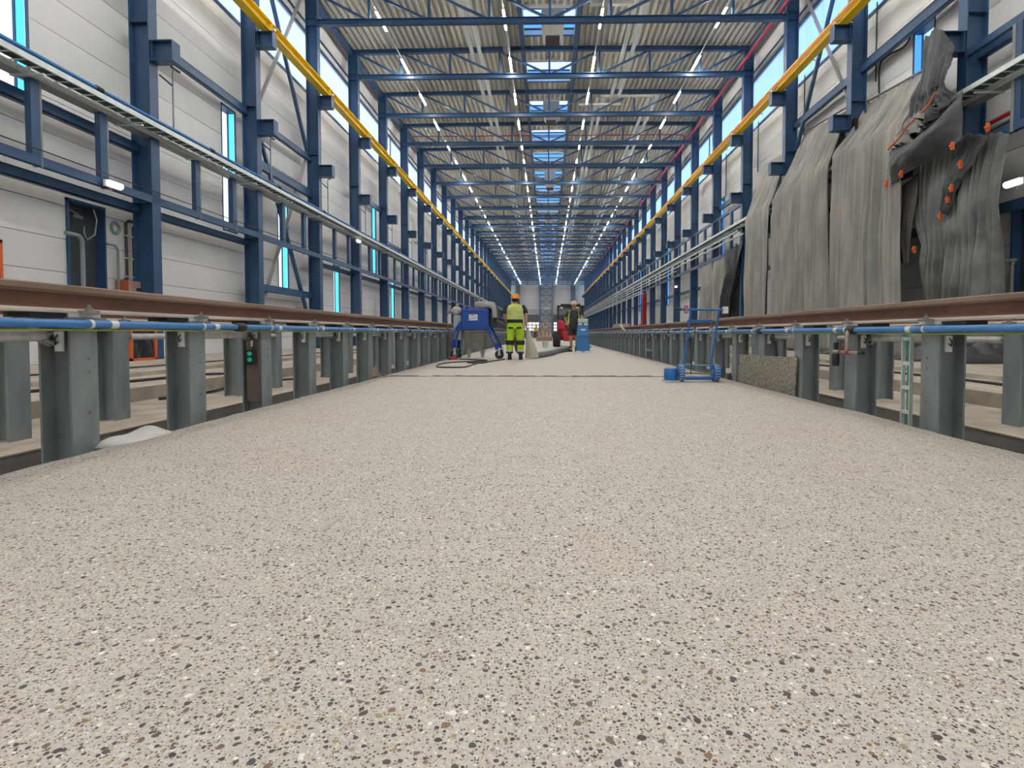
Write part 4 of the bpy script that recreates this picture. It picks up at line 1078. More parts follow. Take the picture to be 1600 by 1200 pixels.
def head_bits(p, c, tilt, m_skin, fwd=1):
    # face details on the front of the head (fwd = +1: faces local +y, -1: faces local -y)
    hx, hy, hz = c
    b = MB().loft([(hx, hy+fwd*.098, hz-.022, .013, .016), (hx, hy+fwd*.10, hz-.005, .011, .013), (hx, hy+fwd*.092, hz+.02, .008, .008)], 8)
    b.build('nose', m_skin, p)
    for q in (-1, 1):
        MB().lathe([(.004, -.006), (.011, 0), (.004, .006)], (hx+q*.032, hy+fwd*.091, hz+.018), 8, 'y').build('eye', WHITE, p)
        MB().loft([(hx+q*.086, hy, hz-.03, .008, .014), (hx+q*.092, hy, hz, .010, .02), (hx+q*.088, hy, hz+.028, .008, .014)], 8).build('ear', m_skin, p)
    MB().cbox((hx, hy+fwd*.091, hz-.052), (.045, .012, .010)).build('mouth', mat('lips', (.32, .12, .10), .6), p)
def helmet(p, c, m, s=1.0, fwd=1, peak=.07):
    x, y, z = c
    pr = [(.128, -.01), (.122, .0), (.120, .03), (.108, .075), (.08, .108), (.04, .126), (.008, .131)]
    h = MB().lathe([(r*s, q*s) for r, q in pr], (x, y, z), 20).build('helmet', m, p)
    MB().loft([(x, y+fwd*(.05), z-.012, .115*s, .10*s+peak), (x, y+fwd*(.05), z+.002, .11*s, .095*s+peak)], 20).build('peak', m, h)
    MB().box(x-.012, x+.012, y-.10, y+.10, z+.105*s, z+.133*s).build('ridge', m, h)
# worker in full hi-vis, seen from behind
P1 = empty('person', (-.87, 15.05, 0), label='person seen from behind in orange helmet, yellow vest and green hi-vis trousers', cat='person')
J = dict(pel=(0,0,.95,.14,.11), sp=(0,.0,1.14,.135,.105), ch=(0,.02,1.34,.15,.11), nk=(0,.05,1.49,.06), hd0=(0,.08,1.56,.072,.085), hd=(0,.10,1.63,.088,.10), ht=(0,.105,1.71,.07,.085),
    sR=(.205,.02,1.42,.066), eR=(.300,-.02,1.15,.050), wR=(.305,.06,.92,.033), sL=(-.205,.02,1.42,.066), eL=(-.295,.0,1.16,.050), wL=(-.22,.18,.99,.031),
    hR=(.10,0,.88,.095), kR=(.135,.02,.48,.066), aR=(.145,-.02,.10,.045), tR=(.165,.13,.05,.04), hL=(-.10,0,.88,.095), kL=(-.125,.03,.48,.066), aL=(-.145,-.01,.10,.045), tL=(-.165,.14,.05,.04))
E_ = [('pel','sp'),('sp','ch'),('ch','nk'),('nk','hd0'),('hd0','hd'),('hd','ht'),('ch','sR'),('sR','eR'),('eR','wR'),('ch','sL'),('sL','eL'),('eL','wL'),('pel','hR'),('hR','kR'),('kR','aR'),('aR','tR'),('pel','hL'),('hL','kL'),('kL','aL'),('aL','tL')]
hand(J, E_, 'wR', 1, 'r', (.02, .1, -1), (-1, .2, 0)); hand(J, E_, 'wL', -1, 'l', (.1, .6, -.7), (1, .2, -.2))
skin_mesh('body', J, E_, SKIN, P1, 'pel')
head_bits(P1, (0, .10, 1.63), 0, SKIN, 1)
MB().loft([(0, .07, 1.55, .062, .062), (0, .07, 1.60, .088, .085), (0, .08, 1.66, .098, .105), (0, .09, 1.70, .095, .105)], 16).build('hair', HAIR, P1)
helmet(P1, (0, .09, 1.665), HELM, 1.0, 1)
tr_ = skin_mesh('trousers', dict(pel=(0,0,.98,.16,.125), hR=(.115,0,.87,.135), kR=(.145,.02,.49,.105), aR=(.150,-.01,.13,.092), hL=(-.115,0,.87,.135), kL=(-.138,.03,.49,.105), aL=(-.150,-.005,.13,.092)),
    [('pel','hR'),('hR','kR'),('kR','aR'),('pel','hL'),('hL','kL'),('kL','aL')], HIVIS, P1, 'pel')
MB().loft([(0, .0, .84, .212, .14), (0, 0, .92, .217, .152), (0, 0, 1.005, .212, .147)], 20).build('seat', HIVIS, tr_)
for q in (-1, 1):
    MB().loft([(q*.141, .022, .40, .110, .110), (q*.141, .022, .46, .115, .116), (q*.138, .022, .52, .116, .118)], 14).build('knee_patch', BLKC, tr_)
    MB().loft([(q*.147, -.005, .22, .092, .094), (q*.146, -.003, .27, .094, .096)], 14).build('reflective_stripe', BAND, tr_)
    MB().loft([(q*.147, -.008, .17, .091, .092), (q*.147, -.006, .215, .093, .094)], 14).build('hem_band', GRYC, tr_)
    MB().hexa([(q*.04, -.162, .835), (q*.175, -.125, .835), (q*.175, -.09, .835), (q*.04, -.11, .835)], [(q*.05, -.168, .875), (q*.18, -.130, .885), (q*.18, -.095, .885), (q*.05, -.11, .875)]).build('back_pocket', BLKC, tr_)
    MB().hexa([(q*.205, -.04, .56), (q*.235, -.04, .56), (q*.235, .06, .56), (q*.205, .06, .56)], [(q*.2, -.04, .72), (q*.228, -.04, .72), (q*.228, .06, .72), (q*.2, .06, .72)]).build('leg_pocket', BLKC, tr_)
    bt = MB().loft([(q*.15, .045, .0, .055, .145), (q*.15, .045, .03, .058, .15), (q*.15, .03, .075, .052, .125), (q*.147, -.01, .11, .05, .07), (q*.147, -.02, .19, .05, .056)], 14).build('boot', BLKC, P1)
MB().loft([(0, 0, .99, .215, .150), (0, 0, 1.04, .213, .150), (0, 0, 1.13, .208, .146)], 20).build('waistband', BLKC, P1)
v = MB().loft([(0, .0, 1.085, .232, .160), (0, .0, 1.15, .235, .162), (0, .01, 1.27, .240, .165), (0, .015, 1.38, .238, .155), (0, .02, 1.44, .215, .132), (0, .03, 1.485, .135, .10), (0, .04, 1.505, .08, .08)], 24).build('vest', VEST, P1)
for z in (1.17, 1.30): MB().loft([(0, .005, z, .2385, .166), (0, .007, z+.04, .2415, .168)], 24, cap=False).build('reflective_band', BAND, v)
for q in (-1, 1):
    MB().tube([(q*.185, .02, 1.44), (q*.242, .01, 1.36), (q*.283, -.005, 1.24)], .07, 12, rr=[.078, .082, .076]).build('sleeve', BLKC, P1)

# worker behind the grinder, facing the camera
P2 = empty('person', (1.03, 21.75, 0), label='person facing the camera in pale helmet, open yellow vest and dark shorts', cat='person')
k2 = 1.06
J = dict(pel=(0,0,.97,.14,.11), sp=(.0,-.03,1.16,.15,.13), ch=(.0,-.05,1.38,.155,.125), nk=(.0,-.09,1.55,.06), hd0=(.0,-.12,1.62,.072,.085), hd=(.0,-.135,1.69,.088,.10), ht=(.0,-.13,1.77,.07,.085),
    sR=(.20,-.05,1.46,.064), eR=(.31,-.10,1.22,.05), wR=(.26,-.34,1.22,.033), sL=(-.20,-.05,1.46,.064), eL=(-.31,.02,1.20,.05), wL=(-.20,-.10,.98,.033),
    hR=(.10,0,.90,.10), kR=(.11,-.02,.50,.068), aR=(.11,.0,.10,.045), tR=(.12,-.14,.05,.04), hL=(-.10,0,.90,.10), kL=(-.10,-.04,.50,.068), aL=(-.10,-.02,.10,.045), tL=(-.11,-.16,.05,.04))
E_ = [('pel','sp'),('sp','ch'),('ch','nk'),('nk','hd0'),('hd0','hd'),('hd','ht'),('ch','sR'),('sR','eR'),('eR','wR'),('ch','sL'),('sL','eL'),('eL','wL'),('pel','hR'),('hR','kR'),('kR','aR'),('aR','tR'),('pel','hL'),('hL','kL'),('kL','aL'),('aL','tL')]
J = {n: tuple(c*k2 for c in q) for n, q in J.items()}
hand(J, E_, 'wR', 1, 'r', (.05, -1, -.1), (0, 0, -1)); hand(J, E_, 'wL', -1, 'l', (.2, -.3, -1), (1, 0, 0))
skin_mesh('body', J, E_, SKIN, P2, 'pel')
S2 = lambda L: [tuple(c*k2 for c in q) for q in L]
head_bits(P2, (0, -.135*k2, 1.69*k2), 0, SKIN, -1)
helmet(P2, (0, -.125*k2, 1.735*k2), CAPM, 1.05, -1)
sh = skin_mesh('shorts', {n: tuple(c*k2 for c in q) for n, q in dict(pel=(0,0,1.0,.165,.135), hR=(.11,0,.88,.135), kR=(.12,-.02,.56,.12), hL=(-.11,0,.88,.135), kL=(-.11,-.03,.56,.12)).items()}, [('pel','hR'),('hR','kR'),('pel','hL'),('hL','kL')], GRYC, P2, 'pel')
MB().loft(S2([(0, -.0, .84, .19, .15), (0, 0, .93, .195, .155), (0, 0, 1.0, .19, .155)]), 20).build('seat', GRYC, sh)
MB().loft(S2([(0, -.005, .94, .20, .165), (0, -.01, .98, .195, .16), (0, -.03, 1.16, .185, .16), (0, -.05, 1.35, .20, .155), (0, -.055, 1.46, .19, .13), (0, -.075, 1.52, .10, .09)]), 22).build('t_shirt', GRYC, P2)
for q in (-1, 1):
    MB().tube(S2([(q*.18, -.05, 1.47), (q*.24, -.06, 1.38), (q*.285, -.05, 1.27)]), .075, 12, rr=[.08, .08, .072]).build('sleeve', GRYC, P2)
    # open vest front panel and back
    def vp(u, v, q=q):
        z = 1.02+.48*v; a = (.85+1.0*u)
        rx, ry = .205+.02*math.sin(PI*v), .165
        if v > .8: rx *= 1-(v-.8)*.9; ry *= 1-(v-.8)*1.2
        return (q*rx*math.sin(a)*k2, (-.045-ry*math.cos(a))*k2, z*k2)
    pv = MB().grid(vp, 10, 14).build('vest', VESTG, P2); thick(pv, .006)
    MB().loft(S2([(q*.105, -.05, .0, .055, .145), (q*.105, -.05, .03, .058, .15), (q*.105, -.035, .075, .052, .125), (q*.105, .0, .11, .05, .07), (q*.105, .0, .20, .052, .058)]), 14).build('boot', BLKC, P2)

# ------------------------------------------------------------------ grinder
g = empty('floor_grinder', (1.345, 21.15, 0), label='upright blue floor grinder with pale top box in front of the person in shorts', cat='grinder')
bevel(MB().hexa([(-.25, -.22, .05), (.25, -.22, .05), (.25, .3, .05), (-.25, .3, .05)], [(-.225, -.16, .60), (.225, -.16, .60), (.225, .22, .60), (-.225, .22, .60)]).build('lower_body', GRIND, g), .02)
bevel(MB().hexa([(-.235, -.18, .605), (.235, -.18, .605), (.235, .2, .605), (-.235, .2, .605)], [(-.20, -.10, 1.10), (.20, -.10, 1.10), (.20, .16, 1.10), (-.20, .16, 1.10)]).build('upper_body', GRIND, g), .02)
bevel(MB().box(-.19, .19, -.12, .14, 1.11, 1.27).build('control_head', mat('control_head', (.42, .52, .46), .5), g), .015)
MB().box(-.18, -.04, -.135, -.12, 1.02, 1.10).box(.04, .18, -.135, -.12, 1.02, 1.10).build('display', WHITE, g)
MB().hexa([(-.08, -.160, .82), (.10, -.160, .82), (.10, -.150, .82), (-.08, -.150, .82)], [(-.08, -.153, .88), (.10, -.153, .88), (.10, -.143, .88), (-.08, -.143, .88)]).build('nameplate', WHITE, g)
for q in (-1, 1):
    MB().lathe([(.12, 0), (.13, .02), (.12, .06), (.05, .07)], (q*.155, -.1, 0), 16).build('grinding_disc', GREYM, g)
    MB().loft([(q*.155, -.14, .0, .12, .10), (q*.155, -.14, .05, .11, .09)], 14).build('skirt', WHITE, g)
    MB().tube([(q*.19, .1, 1.15), (q*.2, .28, 1.25), (q*.2, .36, 1.27)], .018, 8).build('handle', DARK, g)
for q in (-1, 1): MB().lathe([(.10, -.03), (.11, -.02), (.11, .02), (.10, .03)], (q*.25, .25, .11), 16, 'x').build('wheel', RUBBER, g)

# ------------------------------------------------------------------ dust extractor
e = empty('dust_extractor', (-1.95, 15.75, 0), label='big blue dust extractor on bowed legs with grey hopper beside the hi-vis worker', cat='dust extractor')
bevel(MB().box(-.44, .33, -.35, .38, .80, 1.40).build('housing', MACH, e), .04, 3)
np_ = MB().box(-.22, .02, -.362, -.348, 1.07, 1.24).build('nameplate', WHITE, e)
MB().box(-.18, -.06, -.366, -.362, 1.205, 1.222).bar((-.2, -.364, 1.10), (0, -.364, 1.15), .006, .012).build('stripe', MACH, np_)
MB().hexa([(-.33, -.33, .80), (.21, -.33, .80), (.21, .25, .80), (-.33, .25, .80)], [(-.34, -.34, .81), (.22, -.34, .81), (.22, .26, .81), (-.34, .26, .81)]).build('flange', GREYM, e)
bevel(MB().hexa([(-.29, -.24, .24), (.17, -.24, .24), (.17, .2, .24), (-.29, .2, .24)], [(-.33, -.32, .79), (.21, -.32, .79), (.21, .25, .79), (-.33, .25, .79)]).box(-.345, .225, -.33, .26, .74, .79).build('hopper', mat('hopper_steel', (.21, .205, .18), .55, .3, var=.25, vscale=5), e), .01)
for q in (-.24, .14): MB().hexa([(q-.03, -.25, .04), (q+.03, -.25, .04), (q+.03, -.15, .04), (q-.03, -.15, .04)], [(q-.07, -.25, .26), (q+.07, -.25, .26), (q+.07, -.1, .26), (q-.07, -.1, .26)]).build('hopper_foot', GREYM, e)
for yq in (-.28, .42):
    for pts in ([(-.32, yq, 1.08), (-.46, yq, .96), (-.57, yq, .78), (-.63, yq, .55), (-.64, yq, .28)], [(.18, yq, 1.08), (.28, yq, .90), (.40, yq, .68), (.52, yq, .45), (.58, yq, .26)]):
        b = MB()
        for i in range(len(pts)-1): b.bar(pts[i], pts[i+1], .13, .10, up=(0,1,0))
        lg = b.build('leg', MACH, e)
        b = MB()
        for i in range(2, 4):
            p, q2 = Vector(pts[i-1]).lerp(Vector(pts[i]), .4), Vector(pts[i]).lerp(Vector(pts[i+1 if i+1 < len(pts) else i]), .3)
        b.bar(Vector(pts[2])+Vector((0, -.055, 0)), Vector(pts[3])+Vector((0, -.055, 0)), .05, .012, up=(0,1,0)); b.build('reflector_strip', GREYM, lg)
for x, y, rr in ((-.62, -.3, .13), (.62, -.32, .125), (-.6, .45, .13), (.62, .45, .125)):
    ax = 'y' if y < 0 else 'x'
    wl = MB().lathe([(rr*.45, -.03), (rr*.8, -.035), (rr, -.02), (rr, .02), (rr*.8, .035), (rr*.45, .03)], (x, y, rr), 20, ax).build('wheel', RUBBER, e)
    MB().lathe([(rr*.44, -.038), (rr*.44, .038)], (x, y, rr), 14, ax).build('hub', GREYM, wl)
    if ax == 'x': MB().box(x-.06, x-.045, y-.03, y+.03, rr, rr+.17).box(x+.045, x+.06, y-.03, y+.03, rr, rr+.17).box(x-.06, x+.06, y-.03, y+.03, rr+.16, rr+.18).build('fork', GALVL, e)
    else: MB().box(x-.025, x+.025, y-.06, y-.045, rr, rr+.17).box(x-.025, x+.025, y+.045, y+.06, rr, rr+.17).box(x-.03, x+.03, y-.06, y+.06, rr+.16, rr+.18).build('fork', GALVL, e)
bevel(MB().box(-.67, -.45, -.25, .3, .52, 1.22).build('control_cabinet', mat('cabinet_grey', (.38, .40, .42), .5), e), .02)
MB().lathe([(.02, 0), (.02, .01)], (-.55, -.265, .86), 10, 'y').lathe([(.02, 0), (.02, .01)], (-.60, -.265, .86), 10, 'y').build('button', MACH, e)
MB().lathe([(.06, -.18), (.13, -.16), (.13, .10), (.06, .14)], (-.60, -.05, 1.34), 16, 'y').build('motor_drum', mat('drum_pale', (.42, .40, .37), .5), e)
MB().tube([(-.70, -.1, 1.34), (-.78, -.12, 1.33), (-.84, -.1, 1.30)], .05, 8).build('cable_inlet', GREYM, e)
MB().hexa([(-.64, -.2, 1.02), (-.44, -.2, 1.02), (-.44, -.1, 1.02), (-.64, -.1, 1.02)], [(-.68, -.24, 1.22), (-.42, -.24, 1.22), (-.42, .1, 1.22), (-.68, .1, 1.22)]).build('motor_mount', DARK, e)
MB().lathe([(.28, 1.41), (.30, 1.43), (.30, 1.56), (.27, 1.60), (.1, 1.62)], (.18, .05, 0), 22).build('filter_lid', mat('lid_grey', (.34, .34, .31), .5), e)
MB().tube([(.22, -.22, 1.49), (.36, -.26, 1.49), (.46, -.26, 1.43), (.49, -.26, 1.32), (.49, -.26, 1.15)], .075, 12).build('elbow_pipe', mat('lid_grey', (.34, .34, .31), .5), e)
bevel(MB().box(.34, .56, -.18, .3, .86, 1.47).build('blower', mat('blower_dark', (.025, .04, .05), .5), e), .02)
MB().tube([(.5, -.2, 1.05), (.62, -.15, 1.0), (.78, .0, .9), (.92, .25, .72), (1.0, .5, .5), (1.05, .9, .2), (1.15, 1.3, .08)], .062, 10).build('suction_hose', mat('hose_dark', (.09, .085, .08), .6), e)
MB().tube([(-.83, -.15, 1.32), (-.86, -.2, 1.1), (-.80, -.25, .8), (-.78, -.25, .5), (-.74, -.3, .2)], .012, 6).build('power_cable', mat('cord_red', (.35, .10, .09), .6), e)
MB().box(-.05, .0, .1, .14, 1.60, 1.72).bar((-.1, .12, 1.72), (.1, .12, 1.74), .03, .02).build('lifting_eye', GREYM, e)
b = MB()
for i in range(3): b.tube([(-2.55+.13*math.cos(a/12*2*PI)*(1-.15*i), 14.9+.16*math.sin(a/12*2*PI), .02+.02*i) for a in range(13)], .016, 6, cap=False)
tag(b.build('power_cord', mat('cord_red2', (.42, .03, .09), .6)), 'coiled red cord on the slab at the extractor wheel', 'cord')
cable([(-2.35, 14.9, .015), (-2.1, 14.85, .015), (-1.8, 14.6, .015), (-1.55, 14.3, .015), (-1.8, 13.9, .015), (-2.1, 13.6, .015), (-2.35, 13.2, .015), (-2.42, 12.4, .015), (-2.28, 11.5, .015), (-2.0, 11.35, .015), (-1.7, 11.5, .015), (-1.65, 12.4, .015), (-1.55, 13.2, .015), (-1.15, 14.9, .015)], .016, WIRE, 'dark cable looping over the slab in front of the extractor')
cable([(-1.9, 13.2, .014), (-1.6, 13.15, .014), (-1.45, 13.45, .014), (-1.65, 13.7, .014), (-1.9, 13.5, .014), (-1.8, 13.1, .014), (-1.5, 13.05, .014)], .018, WIRE, 'small coil of dark cable on the slab near the worker')
bg_ = empty('dust_bag', (-.44, 15.75, 0), label='pale hanging dust bag beside the hi-vis worker', cat='bag')
MB().loft([(0, 0, .02, .20, .12), (0, 0, .12, .19, .14), (-.03, 0, .35, .14, .12), (-.08, 0, .60, .085, .09), (-.10, 0, .78, .05, .06), (-.12, 0, .86, .03, .03)], 18).build('sack', BAGM, bg_)
MB().loft([(-.12, 0, .83, .036, .036), (-.12, 0, .86, .036, .036)], 12).build('tie', DARK, bg_)
h = MB(); pts = [(-.35, 15.95, .08), (-.2, 16.4, .085), (-.05, 17.0, .085), (.10, 17.8, .085), (.22, 18.8, .085), (.38, 20.0, .085), (.55, 21.0, .085), (.72, 21.6, .09), (.9, 22.1, .09)]
P = [Vector(p) for p in pts]; q = []
for i in range(len(P)-1):
    for t in range(10): q.append(P[i].lerp(P[i+1], t/10))
q.append(P[-1])
h.tube(q, .085, 12, rr=[.085+.006*(i % 2) for i in range(len(q))])
tag(h.build('suction_hose', HOSE), 'thick ribbed grey hose on the slab between dust bag and grinder', 'hose')

# ------------------------------------------------------------------ blue trolley
t = empty('blue_trolley', (2.2, 8.2, 0), label='blue tubular two-wheeled trolley on the slab before the draped-side rail', cat='trolley')
for q, xo in ((-1, -.20), (1, .20)):
    MB().tube([(xo, .0, .13), (xo+.0, .02, .20), (xo+.11 if q < 0 else xo+.12, .03, 1.06)], .016, 8).build('upright', TROL, t)
MB().tube([(-.22, .03, 1.06), (.36, .03, 1.055)], .017, 8).build('handlebar', TROL, t)
MB().tube([(-.23, .03, 1.06), (-.33, .03, 1.065)], .022, 8).build('grip', DARK, t)
MB().tube([(.36, .03, 1.055), (.47, .03, 1.04)], .012, 8).build('lever', DARK, t)
bevel(MB().box(.37, .44, -.02, .07, 1.0, 1.10).build('switch_box', WHITE, t), .008)
MB().lathe([(.03, 0), (.03, .12)], (-.16, .03, 1.0), 10).build('bottle', mat('cap_pink', (.40, .15, .22), .5), t)
MB().box(-.14, .22, .02, .05, .87, .91).build('crossbar', TROL, t)
MB().tube([(-.20, .02, .25), (.20, .02, .235)], .014, 8).build('lower_bar', mat('lower_bar', (.15, .28, .42), .5), t)
bevel(MB().box(-.24, .24, -.06, .06, .03, .075).build('base_plate', TROL, t), .01)
MB().tube([(-.30, 0, .125), (.30, 0, .125)], .014, 8).build('axle', GREYM, t)
TW = mat('trolley_tyre', (.05, .16, .33), .6)
for q, x in ((-1, -.245), (1, .265)):
    wl = MB().lathe([(.06, -.035), (.11, -.045), (.128, -.03), (.13, 0), (.128, .03), (.11, .045), (.06, .035)], (x, 0, .13), 24, 'x').build('wheel', TROL, t)
    b = MB()
    for i in range(20):
        a = i/20*2*PI
        for r_ in (-1, 1): b.bar((x, .131*math.cos(a), .13+.131*math.sin(a)), (x+r_*.038, .124*math.cos(a+.14), .13+.124*math.sin(a+.14)), .008, .008)
    tag(b.build('tread', mat('tread_pale', (.45, .52, .58), .6), wl), kind='stuff')
    MB().lathe([(.045, -.05), (.05, 0), (.045, .05)], (x, 0, .13), 14, 'x').build('hub', GREYM, wl)
MB().lathe([(.09, .02), (.095, .04), (.095, .19), (.08, .20)], (-.39, .0, 0), 18).build('tank', TROL, t)
MB().box(-.49, -.27, -.10, .10, .005, .025).build('tank_plate', GALVL, t)
MB().tube([(-.02, .03, .86), (-.04, .04, .65), (-.06, .02, .5), (-.08, .0, .35), (-.10, -.02, .12)], .006, 6).build('rod', DARK, t)
bevel(MB().box(.30, .36, -.05, .05, .06, .2).build('side_guard', TROL, t), .01)

# ------------------------------------------------------------------ loader and far clutter
l = empty('loader', (1.2, 29.6, 0), label='red compact loader with black cab behind the person in shorts', cat='loader')
bevel(MB().hexa([(-.62, -.1, .35), (.45, -.1, .35), (.45, 1.6, .35), (-.62, 1.6, .35)], [(-.66, -.25, 1.2), (.3, -.25, 1.2), (.3, 1.6, 1.2), (-.66, 1.6, 1.2)]).build('body', RED, l), .08, 3)
bevel(MB().hexa([(-.62, -.4, .9), (-.2, -.5, .8), (-.2, 0, .8), (-.62, 0, .9)], [(-.66, -.35, 1.45), (-.3, -.45, 1.35), (-.3, 0, 1.35), (-.66, 0, 1.45)]).build('bonnet', RED, l), .1, 3)
bevel(MB().hexa([(-.35, -.45, .30), (.1, -.45, .30), (.1, -.2, .30), (-.35, -.2, .30)], [(-.45, -.5, .85), (.0, -.5, .85), (.0, -.2, .85), (-.45, -.2, .85)]).build('front_arm', RED, l), .04)
cabm = MB()
for x in (-.62, .68):
    for y in (.1, 1.3): cabm.box(x-.045, x+.045, y-.045, y+.045, 1.0, 2.12)
cabm.box(-.68, .74, .0, 1.4, 2.08, 2.2); cabm.box(-.5, .55, -.02, .06, 2.2, 2.27); cabm.box(-.66, .72, .06, 1.34, .95, 1.05)
bevel(cabm.build('cab', DARK, l), .02)
MB().box(-.57, .63, .09, .105, 1.05, 2.08).build('windscreen', CABG, l)
MB().box(-.64, -.625, .15, 1.25, 1.05, 2.08).build('side_window', CABG, l); MB().box(.69, .705, .15, 1.25, 1.05, 2.08).build('side_window', CABG, l)
for x in (-.45, .4): MB().box(x-.08, x+.08, -.06, .0, 2.02, 2.10).build('work_light', WHITE, l)
for x, y in ((-.70, -.15), (.66, -.15), (-.70, 1.5), (.66, 1.5)):
    wl = MB().lathe([(.16, -.17), (.32, -.19), (.37, -.15), (.37, .15), (.32, .19), (.16, .17)], (x, y, .37), 24, 'x').build('wheel', RUBBER, l)
    MB().lathe([(.16, -.10), (.16, .10)], (x, y, .37), 14, 'x').build('rim', RED, wl)
    b = MB()
    for i in range(16):
        a = i/16*2*PI
        b.bar((x-.12, y+.375*math.cos(a), .37+.375*math.sin(a)), (x+.12, y+.375*math.cos(a+.12), .37+.375*math.sin(a+.12)), .04, .03)
    tag(b.build('tread', RUBBER, wl), kind='stuff')
def bucket(loc, lab):
    r = empty('bucket', loc, label=lab, cat='bucket')
    MB().lathe([(.13, 0), (.16, .30), (.165, .30), (.165, .32), (.15, .32)], n=18).build('body', WHITE, r)
    MB().tube([(-.165, 0, .28), (-.12, .1, .30), (0, .17, .31), (.12, .1, .30), (.165, 0, .28)], .006, 5).build('handle', GREYM, r)
bucket((-.1, 27.8, 0), 'white bucket standing alone on the slab before the far clutter')
CYN = mat('cyan_plastic', (.02, .42, .62), .5)
o = MB().loft([(1.95, 27.5, .0, .25, .18), (1.95, 27.5, .08, .22, .16), (1.98, 27.5, .12, .1, .08)], 14).build('cyan_sack', CYN); tag(o, 'bright cyan plastic sack on the slab beside the grinder', 'sack')
pr = empty('barrier_stillage', (-.28, 52.0, 0), label='stillage of red and white barrier posts far down the slab', cat='stillage')
MB().box(-.75, .75, -.5, .5, 0, .15).build('pallet', mat('pallet_wood', (.32, .24, .16), .8), pr)
WD = mat('barrier_white', (.6, .55, .48), .6); RW = mat('barrier_red', (.42, .10, .05), .6)
for i in range(12):
    x = -.65+.12*i; hgt = random.uniform(1.15, 1.8); tl = random.uniform(-.12, .12); y = random.uniform(-.3, .3)
    pb = MB().bar((x, y, .15), (x+tl, y, hgt), .07, .07).build('barrier_post', (WD, RW)[i % 3 == 0], pr)
    MB().bar((x+tl*.6, y-.04, .15+(hgt-.15)*.6), (x+tl*.75, y-.04, .15+(hgt-.15)*.75), .075, .02).build('stripe', RW if i % 3 else WD, pb)
MB().box(-.75, .75, -.5, -.46, .15, .38).build('front_board', mat('pallet_wood', (.32, .24, .16), .8), pr)
P3 = empty('person', (-1.42, 70, 0), label='small distant person in yellow vest beside the barrier stillage', cat='person')
J = dict(pel=(0,0,.95,.14), ch=(0,0,1.32,.16), nk=(0,0,1.50,.06), hd=(0,0,1.63,.1), ht=(0,0,1.74,.08), sR=(.2,0,1.42,.06), eR=(.3,0,1.15,.05), wR=(.3,.1,.9,.04), sL=(-.2,0,1.42,.06), eL=(-.3,0,1.15,.05), wL=(-.3,.1,.9,.04), kR=(.12,0,.5,.07), aR=(.13,0,.08,.05), tR=(.13,-.12,.04,.04), kL=(-.12,0,.5,.07), aL=(-.13,0,.08,.05), tL=(-.13,-.12,.04,.04))
E_ = [('pel','ch'),('ch','nk'),('nk','hd'),('hd','ht'),('ch','sR'),('sR','eR'),('eR','wR'),('ch','sL'),('sL','eL'),('eL','wL'),('pel','kR'),('kR','aR'),('aR','tR'),('pel','kL'),('kL','aL'),('aL','tL')]
hand(J, E_, 'wR', 1, 'r', (0, .2, -1), (-1, 0, 0)); hand(J, E_, 'wL', -1, 'l', (0, .2, -1), (1, 0, 0))
skin_mesh('body', J, E_, SKIN, P3, 'pel', 1)
MB().loft([(0, 0, .98, .20, .15), (0, 0, 1.3, .22, .17), (0, 0, 1.46, .19, .13)], 14).build('vest', VESTG, P3)
skin_mesh('trousers', dict(pel=(0,0,.97,.16), hR=(.1,0,.86,.12), kR=(.12,0,.5,.09), aR=(.13,0,.1,.08), hL=(-.1,0,.86,.12), kL=(-.12,0,.5,.09), aL=(-.13,0,.1,.08)), [('pel','hR'),('hR','kR'),('kR','aR'),('pel','hL'),('hL','kL'),('kL','aL')], BLKC, P3, 'pel', 1)
helmet(P3, (0, 0, 1.68), WHITE, 1, -1)
for i, (x, y, d, m, lab) in enumerate(((-2.0, 74, (1.6, .8, .9), GREYM, 'grey steel workbench far down the hall toward the undraped side'), (1.5, 76, (1.8, .9, .8), MACH, 'dark blue crate far down the hall behind the loader'), (-3.4, 80, (1.8, 1, 1.1), GREYM, 'tall grey crate far down the hall behind the hi-vis worker'))):
    r = empty('work_crate', (x, y, 0), label=lab, cat='crate', group='far crates')
    MB().box(-d[0]/2, d[0]/2, -d[1]/2, d[1]/2, .12, d[2]).build('body', m, r)
    MB().box(-d[0]/2, -d[0]/2+.1, -d[1]/2, d[1]/2, 0, .12).box(d[0]/2-.1, d[0]/2, -d[1]/2, d[1]/2, 0, .12).build('skid', DARK, r)
    MB().box(-d[0]/2-.03, d[0]/2+.03, -d[1]/2-.03, d[1]/2+.03, d[2], d[2]+.04).build('lid', GREYM, r)
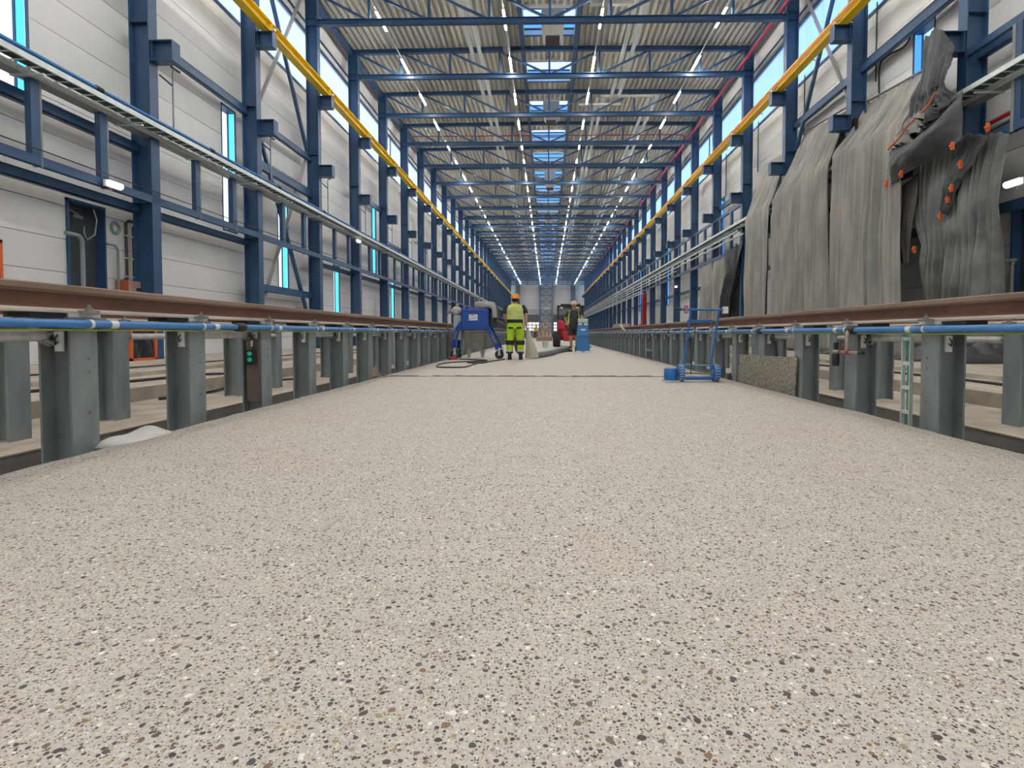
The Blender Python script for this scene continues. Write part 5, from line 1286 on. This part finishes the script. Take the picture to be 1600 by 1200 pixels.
# items beyond the draped-side rail, far
o = MB().box(9.35, 9.75, 54.9, 55.4, .07, 4.6).build('tall_cabinet', mat('deep_red', (.30, .012, .02), .4)); tag(bevel(o, .03), 'tall deep red cabinet standing at the draped wall far down the hall', 'cabinet')
r = empty('white_crate', (4.75, 36.0, .65), label='pale crate on the work platform behind the draped-side rail', cat='crate')
MB().box(-.3, .3, -1.8, 1.8, 0, .62).build('body', mat('pale_crate', (.55, .42, .38), .6), r); MB().box(-.32, .32, -1.82, 1.82, .62, .66).build('lid', mat('pale_crate', (.55, .42, .38), .6), r)
MB().box(-.3, .3, -1.7, 1.7, -.84, 0).build('stand', GREYM, r)
for i, y in enumerate((28.3, 29.9, 31.8)):
    r = empty('red_canister', (4.7, y, .62), label='brown-red canister on a stand behind the draped-side rail, %s from the front' % nth(i+1), cat='canister', group='brown-red canisters')
    MB().lathe([(.14, 0), (.16, .03), (.16, .42), (.08, .5), (.05, .56)], n=14).build('body', mat('brown_red', (.22, .05, .04), .5), r)
    MB().box(-.16, .16, -.16, .16, -.81, 0).build('stand', GREYM, r)
r = MB().bar((2.98, 21.0, .72), (3.0, 23.0, 1.06), .09, .05)
tag(r.build('loose_batten', mat('pale_wood', (.50, .44, .36), .7)), 'pale wooden batten propped across the draped-side rail', 'batten')
o = MB().box(3.3, 3.4, 16.6, 18.4, -.99, -.25).build('dark_crate', DARK); tag(o, 'black crate standing in the pit behind the draped-side posts', 'crate')
for s in (-1, 1):
    for i, yk in enumerate((13 if s < 0 else 12,)):
        y = PY[s]+PS*(yk-1)
        tag(MB().box(-2.95 if s < 0 else 2.9, -2.9 if s < 0 else 2.95, y, y+PS, .2, .25).build('tie_bar', GALV), 'short zinc tie bar between two %s-side posts' % ('undraped' if s < 0 else 'draped'), 'bar')
r = empty('cable_reel', (2.98, 8.95, -.25), label='small black cable reel at the slab edge beside the trolley', cat='reel')
MB().lathe([(.10, -.06), (.10, -.045), (.05, -.04), (.05, .04), (.10, .045), (.10, .06)], (0, 0, .23), 16, 'x').build('drum', DARK, r)
MB().box(-.03, .03, -.1, .1, 0, .14).build('stand', DARK, r)
